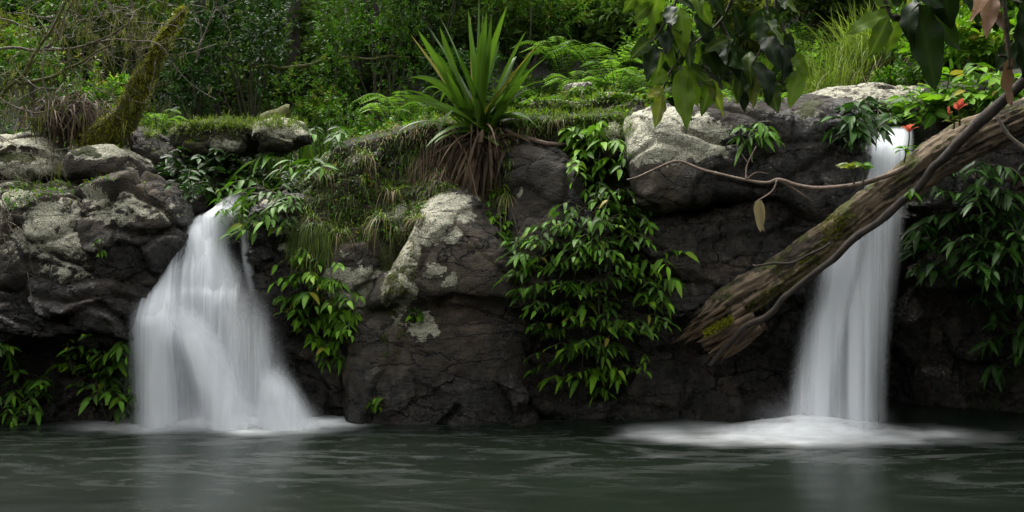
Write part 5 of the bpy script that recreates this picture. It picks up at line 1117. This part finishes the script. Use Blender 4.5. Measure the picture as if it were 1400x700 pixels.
dl = W(95, 170, 12.9); dt = thing('dead_frond_clump', dl, 'brown mound of dead fronds slumped above the oval boulder at upper left', 'dead fronds'); mb = MB(); n = 700
b = dl+np.stack([RNG.normal(0, .2, n), RNG.normal(0, .15, n), RNG.normal(.18, .12, n)], 1)
ribbons(mb, b, np.stack([RNG.normal(0, .6, n), RNG.uniform(-.8, .3, n), RNG.uniform(-.8, .6, n)], 1), RNG.uniform(.2, .5, n), .02, RNG.uniform(.5, 1.2, n), 5, tint=RNG.random(n)**2); mb.build('fronds', M['dead'], dt)
def tangle(name, label, ctrls, r, mat, strands, mossn, seed=0, twigs=10, cat='branch', sl=(.06, .35)):
    P = [spline(W2(c), 40, .05, seed+i*3) for i, c in enumerate(ctrls)]; o = P[0][0]; t = thing(name, o, label, cat); mb = MB(); pool_ = []
    for p in P: tube(mb, p, [r, r*.7, r*.3], 8, .5, .4); pool_.append(p)
    for k in range(twigs):
        p = P[RNG.integers(len(P))]; a = p[RNG.integers(4, 38)]; d = RNG.normal(0, 1, 3)*[1, .6, .8]; d = d/np.linalg.norm(d)*RNG.uniform(.25, .8); q = spline([a, a+d*.5+RNG.normal(0, .06, 3), a+d+[0, 0, -.1]], 14, .04, seed+k); tube(mb, q, [r*.3, .004], 5, .6, .2); pool_.append(q)
        for j in range(2):
            a2 = q[RNG.integers(4, 13)]; d2 = RNG.normal(0, .16, 3); q2 = spline([a2, a2+d2*.5+RNG.normal(0, .02, 3), a2+d2], 8, .02, k+j); tube(mb, q2, [.005, .002], 4, .6, cap=False); pool_.append(q2)
    mb.build('wood', M[mat], t)
    if strands:
        mb = MB(); allp = np.concatenate(pool_); i = RNG.integers(0, len(allp), strands); cl = .5+.5*vnoise(allp[i]*3.3, 77); keep = RNG.random(strands) < cl**1.5; i = i[keep]; n = len(i); m = 5
        b = np.repeat(allp[i], m, 0)+RNG.normal(0, .018, (n*m, 3)); ribbons(mb, b, RNG.normal(0, .25, (n*m, 3))+[0, 0, -1], np.repeat(RNG.uniform(*sl, n), m)*RNG.uniform(.4, 1, n*m), .010, .1, 4, tint=np.clip(np.repeat(RNG.random(n), m)+RNG.normal(0, .1, n*m), 0, 1)); tag(mb.build('hanging_moss', M['moss_hang'], t), kind='stuff')
tangle('mossy_branch', 'long horizontal branch draped with pale green moss strands at top left', [[(-30, 70, 12.6), (60, 66, 12.5), (120, 60, 12.4), (180, 36, 12.3), (245, 36, 12.3)], [(120, 60, 12.4), (165, 52, 12.35), (215, 60, 12.3), (240, 105, 12.3)], [(60, 66, 12.5), (90, 20, 12.5), (110, -20, 12.5)]], .018, 'twig', 420, 0, 1, 30, sl=(.04, .2))
tangle('mossy_branch', 'crooked mossy branch rising at the left edge', [[(-20, 160, 12.3), (20, 110, 12.2), (55, 60, 12.2), (85, 10, 12.2), (95, -30, 12.2)], [(20, 110, 12.2), (70, 105, 12.2), (110, 85, 12.2), (160, 60, 12.2)]], .026, 'bark_moss', 420, 0, 5, 30, sl=(.03, .16))
tangle('mossy_branch', 'pale thin branches hanging in front of the upper left boulders', [[(60, 60, 12.0), (64, 120, 11.9), (68, 170, 11.8), (72, 240, 11.8), (70, 262, 11.8)], [(100, 100, 12.1), (130, 120, 12.1), (155, 130, 12.0), (162, 150, 12.0)], [(-10, 130, 12), (40, 150, 11.9), (100, 140, 11.9), (110, 165, 11.9)]], .009, 'twig', 90, 0, 9, 22)
tangle('mossy_branch', 'fine tangle of mossy twigs across the upper left corner', [[(-10, 20, 12.8), (50, 40, 12.8), (110, 30, 12.8), (190, 5, 12.8)], [(120, -10, 12.6), (150, 30, 12.6), (190, 60, 12.6), (200, 80, 12.6)], [(180, -10, 12.5), (185, 30, 12.5), (215, 62, 12.5), (236, 90, 12.5)]], .011, 'twig', 420, 0, 13, 40, sl=(.04, .2))
tangle('bare_twigs', 'pale bare twigs hanging over the rock at the left edge', [[(-10, 240, 11.3), (5, 290, 11.2), (20, 320, 11.1), (40, 336, 11.1)], [(-15, 280, 11.2), (2, 330, 11.1), (10, 350, 11.1), (6, 370, 11.1)], [(-15, 210, 11.3), (0, 260, 11.2), (14, 300, 11.1), (8, 340, 11.1)]], .011, 'twig', 0, 0, 17, 16, cat='twigs')
tangle('hanging_vine', 'thin pale vine loops above the dark shrubs left of centre', [[(270, 80, 14.5), (280, 50, 14.5), (292, 20, 14.5), (300, -20, 14.5)], [(268, 85, 14.5), (272, 45, 14.5), (262, 10, 14.5)]], .014, 'twig', 0, 0, 19, 6, cat='vine')
branch('fallen_branch', 'mossy fallen limb lying level behind the reeds', [(350, 92, 16), (400, 90, 16), (470, 80, 16.2), (560, 78, 16.4)], [.025, .03, .02], 'bark_moss', wob=.06)
branch('fallen_branch', 'short moss covered log at the end of the shelf beside the pale boulder', [(355, 165, 13.6), (375, 158, 13.6), (395, 150, 13.7)], [.09, .11, .07], 'bark_moss')

# ------------------------------------------------------------------ branches hanging in from above, close to the viewer
def over(name, label, stems, lv, mat, cat='branch', wd=.52, stemr=.012, droop=.2, smat='stem', tint=None, extra=0, sc_=1.0):
    o = W(*stems[0][0]); t = thing(name, o, label, cat); ms = MB()
    for s in stems: tube(ms, spline(W2(s), 24, .012, len(s)), [stemr, stemr*.45], 7, .5, .15)
    ms.build('stem', M[smat], t); ml = {}
    for l in lv:
        (x0, y0, x1, y1, Y) = l[:5]; mt = l[5] if len(l) > 5 else mat; wf = l[6] if len(l) > 6 else wd
        a = W(x0, y0, Y); b = W(x1, y1, Y+RNG.uniform(-.12, .12)); b = a+(b-a)*sc_; D = b-a; Ln = np.linalg.norm(D); dr = droop*RNG.uniform(.4, 1.2)
        mb = ml.setdefault(mt, MB()); face = np.array([RNG.normal(0, .45), -1.0, RNG.normal(.35, .25)])
        leaf_big(mb, a, D+np.array([0, 0, dr*Ln]), Ln, Ln*wf, dr, face)
    for k in range(extra):
        s = W2(stems[RNG.integers(len(stems))]); q = spline(s, 20); a = q[RNG.integers(5, 20)]+RNG.normal(0, .03, 3); Ln = RNG.uniform(.14, .25); D = np.array([RNG.normal(0, .7), RNG.normal(0, .6), -RNG.uniform(.2, 1.1)])
        mt = 'leaf_black' if RNG.random() < .6 else 'leaf_over'; leaf_big(ml.setdefault(mt, MB()), a, D, Ln, Ln*RNG.uniform(.4, .52), .1, np.array([RNG.normal(0, .6), -1.0, RNG.normal(.3, .4)]))
    for mt, mb in ml.items(): mb.build('foliage' if mt == mat else {'leaf_yellow': 'yellow_leaves', 'leaf_brown': 'withered_leaves', 'leaf_black': 'shaded_leaves', 'leaf_over': 'green_leaves', 'leaf_bright': 'fresh_leaves'}[mt], M[mt], t)
    return t
def leaf_big(mb, P, D, L, Wd, droop, up, tint=None):
    nt_, ns_ = 16, 4; D = norm(np.array(D)); S = norm(np.cross(D, up)); N_ = np.cross(S, D); V = []; md = []; ph = RNG.random()*6; fold = RNG.uniform(.1, .35); curl = RNG.normal(0, .12)
    for i in range(nt_+1):
        t = i/nt_; w = Wd/2*(math.sin(math.pi*t**.85)**.85 if 0 < t < 1 else 0)*(1-.15*t); w = max(w, .0015)
        c = np.array(P)+D*L*t+np.array([0, 0, -1])*droop*L*t*t+N_*curl*L*math.sin(t*3)
        for j in range(-ns_, ns_+1):
            s = j/ns_; wav = .035*L*abs(s)*math.sin(t*17+ph+(2 if s > 0 else 0))
            V.append(c+S*w*s*(1+.06*math.sin(t*23+ph*s))+N_*(fold*w*abs(s)+wav)); md.append(1-abs(s)*.9+.25*max(0, math.cos((t*9+abs(s)*1.2)*6.28*.9)-.75))
    k = 2*ns_+1; i = np.arange(nt_)[:, None]*k+np.arange(k-1)[None]
    mb.add(V, np.stack([i, i+1, i+k+1, i+k], -1).reshape(-1, 4), None, RNG.random() if tint is None else tint, np.clip(md, 0, 1))
Y1 = 6.2
over('overhanging_branch', 'leafy branch with drooping broad leaves hanging over the lichen topped block', [[(1010, -60, 6.0), (1003, -10, 6.1), (985, 30, 6.2), (940, 70, 6.2), (915, 100, 6.2), (905, 125, 6.2)], [(960, -60, 6.2), (930, -20, 6.2), (915, 20, 6.2), (890, 60, 6.2)], [(985, 30, 6.2), (1000, 60, 6.2), (1030, 90, 6.1)], [(1048, -60, 6), (1050, 0, 6.0), (1046, 50, 6.0), (1030, 85, 6.0)], [(1080, -60, 6.1), (1060, 0, 6.1), (1075, 50, 6.1), (1095, 100, 6.1)]],
     [(880, -15, 872, 40, 6.2), (893, 5, 866, 30, 6.2), (905, -10, 890, 48, 6.2), (920, 30, 912, 78, 6.2, 'leaf_black'), (930, 10, 935, 75, 6.1), (890, 55, 858, 85, 6.2), (895, 60, 885, 112, 6.2, 'leaf_black'), (905, 70, 893, 124, 6.3, 'leaf_over'), (915, 60, 925, 100, 6.2), (905, 125, 895, 178, 6.15, 'leaf_yellow', .5), (908, 118, 882, 135, 6.2, 'leaf_yellow', .45), (930, 95, 940, 182, 6.15, 'leaf_over', .42), (935, 90, 955, 150, 6.1),
      (950, 20, 972, 70, 6.2, 'leaf_black'), (945, 35, 930, 90, 6.3, 'leaf_black'), (955, 0, 975, 40, 6.1), (965, -15, 990, 25, 6.1, 'leaf_black'), (975, 110, 960, 158, 6.2, 'leaf_over'), (960, 60, 985, 110, 6.2, 'leaf_black'), (965, 105, 988, 160, 6.2, 'leaf_yellow', .4), (985, 30, 1000, 90, 6.2, 'leaf_black'), (1000, 55, 985, 105, 6.2, 'leaf_black'),
      (1000, 60, 1020, 120, 6.1, 'leaf_black'), (1005, 10, 1030, 60, 6.0, 'leaf_black'), (1020, 80, 1010, 140, 6.1, 'leaf_over'), (1030, 85, 1050, 150, 6.0, 'leaf_black'), (1035, 90, 1030, 150, 6.1, 'leaf_yellow', .45), (1045, 50, 1065, 100, 6.0, 'leaf_black'), (1050, 60, 1042, 110, 6.1), (1045, 10, 1062, 40, 6.0, 'leaf_black'), (1060, 20, 1030, 40, 6.0), (1070, 45, 1100, 60, 6.1), (1075, 55, 1068, 115, 6.1, 'leaf_black'), (1085, 75, 1108, 108, 6.1), (1095, 95, 1080, 148, 6.1, 'leaf_over'), (1060, 0, 1095, 25, 6.1), (1000, -20, 1035, 5, 6.1, 'leaf_black'), (940, -20, 958, 25, 6.2, 'leaf_over'), (985, 110, 1012, 128, 6.2, 'leaf_over', .3), (1050, 110, 1065, 160, 6.05, 'leaf_over'), (870, -10, 850, 20, 6.3), (930, 130, 965, 135, 6.3, 'leaf_over', .35)], 'leaf_over', extra=45, sc_=.86)
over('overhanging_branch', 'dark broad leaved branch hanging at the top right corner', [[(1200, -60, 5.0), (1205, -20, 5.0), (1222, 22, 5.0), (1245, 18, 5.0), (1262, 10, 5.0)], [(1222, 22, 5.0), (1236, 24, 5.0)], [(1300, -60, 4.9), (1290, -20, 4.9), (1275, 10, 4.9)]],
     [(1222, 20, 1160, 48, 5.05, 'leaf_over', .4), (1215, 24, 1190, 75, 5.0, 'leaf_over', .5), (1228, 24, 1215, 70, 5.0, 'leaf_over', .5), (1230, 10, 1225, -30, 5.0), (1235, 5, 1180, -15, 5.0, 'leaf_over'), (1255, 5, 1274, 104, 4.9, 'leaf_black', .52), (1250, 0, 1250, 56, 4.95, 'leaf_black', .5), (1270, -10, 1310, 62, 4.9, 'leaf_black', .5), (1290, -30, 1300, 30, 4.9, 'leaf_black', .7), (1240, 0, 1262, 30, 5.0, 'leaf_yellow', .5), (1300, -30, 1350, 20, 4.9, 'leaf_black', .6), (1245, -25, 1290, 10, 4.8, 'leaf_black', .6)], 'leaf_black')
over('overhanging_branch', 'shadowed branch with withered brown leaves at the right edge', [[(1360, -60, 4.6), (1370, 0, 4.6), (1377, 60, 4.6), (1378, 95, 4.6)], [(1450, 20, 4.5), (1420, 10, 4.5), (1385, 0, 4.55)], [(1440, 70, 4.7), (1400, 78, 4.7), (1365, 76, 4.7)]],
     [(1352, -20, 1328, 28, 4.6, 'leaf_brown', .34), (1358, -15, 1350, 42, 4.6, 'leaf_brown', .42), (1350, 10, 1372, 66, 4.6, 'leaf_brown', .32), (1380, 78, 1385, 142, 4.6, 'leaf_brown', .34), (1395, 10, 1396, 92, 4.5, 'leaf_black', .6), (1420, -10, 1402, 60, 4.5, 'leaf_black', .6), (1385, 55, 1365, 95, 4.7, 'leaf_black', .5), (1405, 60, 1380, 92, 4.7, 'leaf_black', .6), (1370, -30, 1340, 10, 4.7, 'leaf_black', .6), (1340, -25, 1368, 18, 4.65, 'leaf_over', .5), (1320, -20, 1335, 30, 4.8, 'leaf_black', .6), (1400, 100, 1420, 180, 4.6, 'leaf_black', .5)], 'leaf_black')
# ------------------------------------------------------------------ camera, light
cam = bpy.data.cameras.new('camera'); co = bpy.data.objects.new('camera', cam); COL.objects.link(co)
co.location = (0, 0, CZ); co.rotation_euler = (math.radians(90), 0, 0); cam.lens = 36.0; cam.sensor_width = 36.0
cam.shift_y = -(350-HY)/1400.0; cam.clip_end = 300; cam.clip_start = 0.1
sc = bpy.context.scene; sc.camera = co
w = bpy.data.worlds.new('World'); sc.world = w; w.use_nodes = True; nt = w.node_tree
for n in list(nt.nodes): nt.nodes.remove(n)
N = NT(nt)
sky = N.n('ShaderNodeTexSky'); sky.sky_type = 'NISHITA'; sky.sun_disc = False; SE, SR = math.radians(62), math.radians(-35)
sky.sun_elevation = SE; sky.sun_rotation = SR; sky.air_density = 1.0; sky.dust_density = 3.0
hs = N.n('ShaderNodeHueSaturation'); hs.inputs['Saturation'].default_value = 0.04; N.link(sky.outputs[0], hs.inputs['Color'])
bg = N.n('ShaderNodeBackground'); N.link(hs.outputs[0], bg.inputs[0]); bg.inputs[1].default_value = 0.15
ow = N.n('ShaderNodeOutputWorld'); N.link(bg.outputs[0], ow.inputs[0])
sun = bpy.data.lights.new('sun', 'SUN'); sun.energy = 1.5; sun.angle = math.radians(28); sun.color = (1, 0.95, 0.86)
so = bpy.data.objects.new('sun', sun); COL.objects.link(so); so.location = (0, 0, 30)
# sky: sun_rotation turns clockwise from +Y
dv = Vector((math.sin(SR)*math.cos(SE), math.cos(SR)*math.cos(SE), math.sin(SE)))
so.rotation_euler = dv.to_track_quat('Z', 'Y').to_euler()
sc.view_settings.view_transform = 'Standard'; sc.view_settings.look = 'None'; sc.view_settings.gamma = 1; sc.view_settings.exposure = 2.0
sc.view_settings.use_curve_mapping = False
c = sc.cycles; c.use_denoising = True; c.max_bounces = 8; c.diffuse_bounces = 3; c.glossy_bounces = 3; c.transmission_bounces = 4; c.transparent_max_bounces = 40; c.volume_bounces = 1
c.volume_step_rate = 2.0; c.sample_clamp_indirect = 4.0
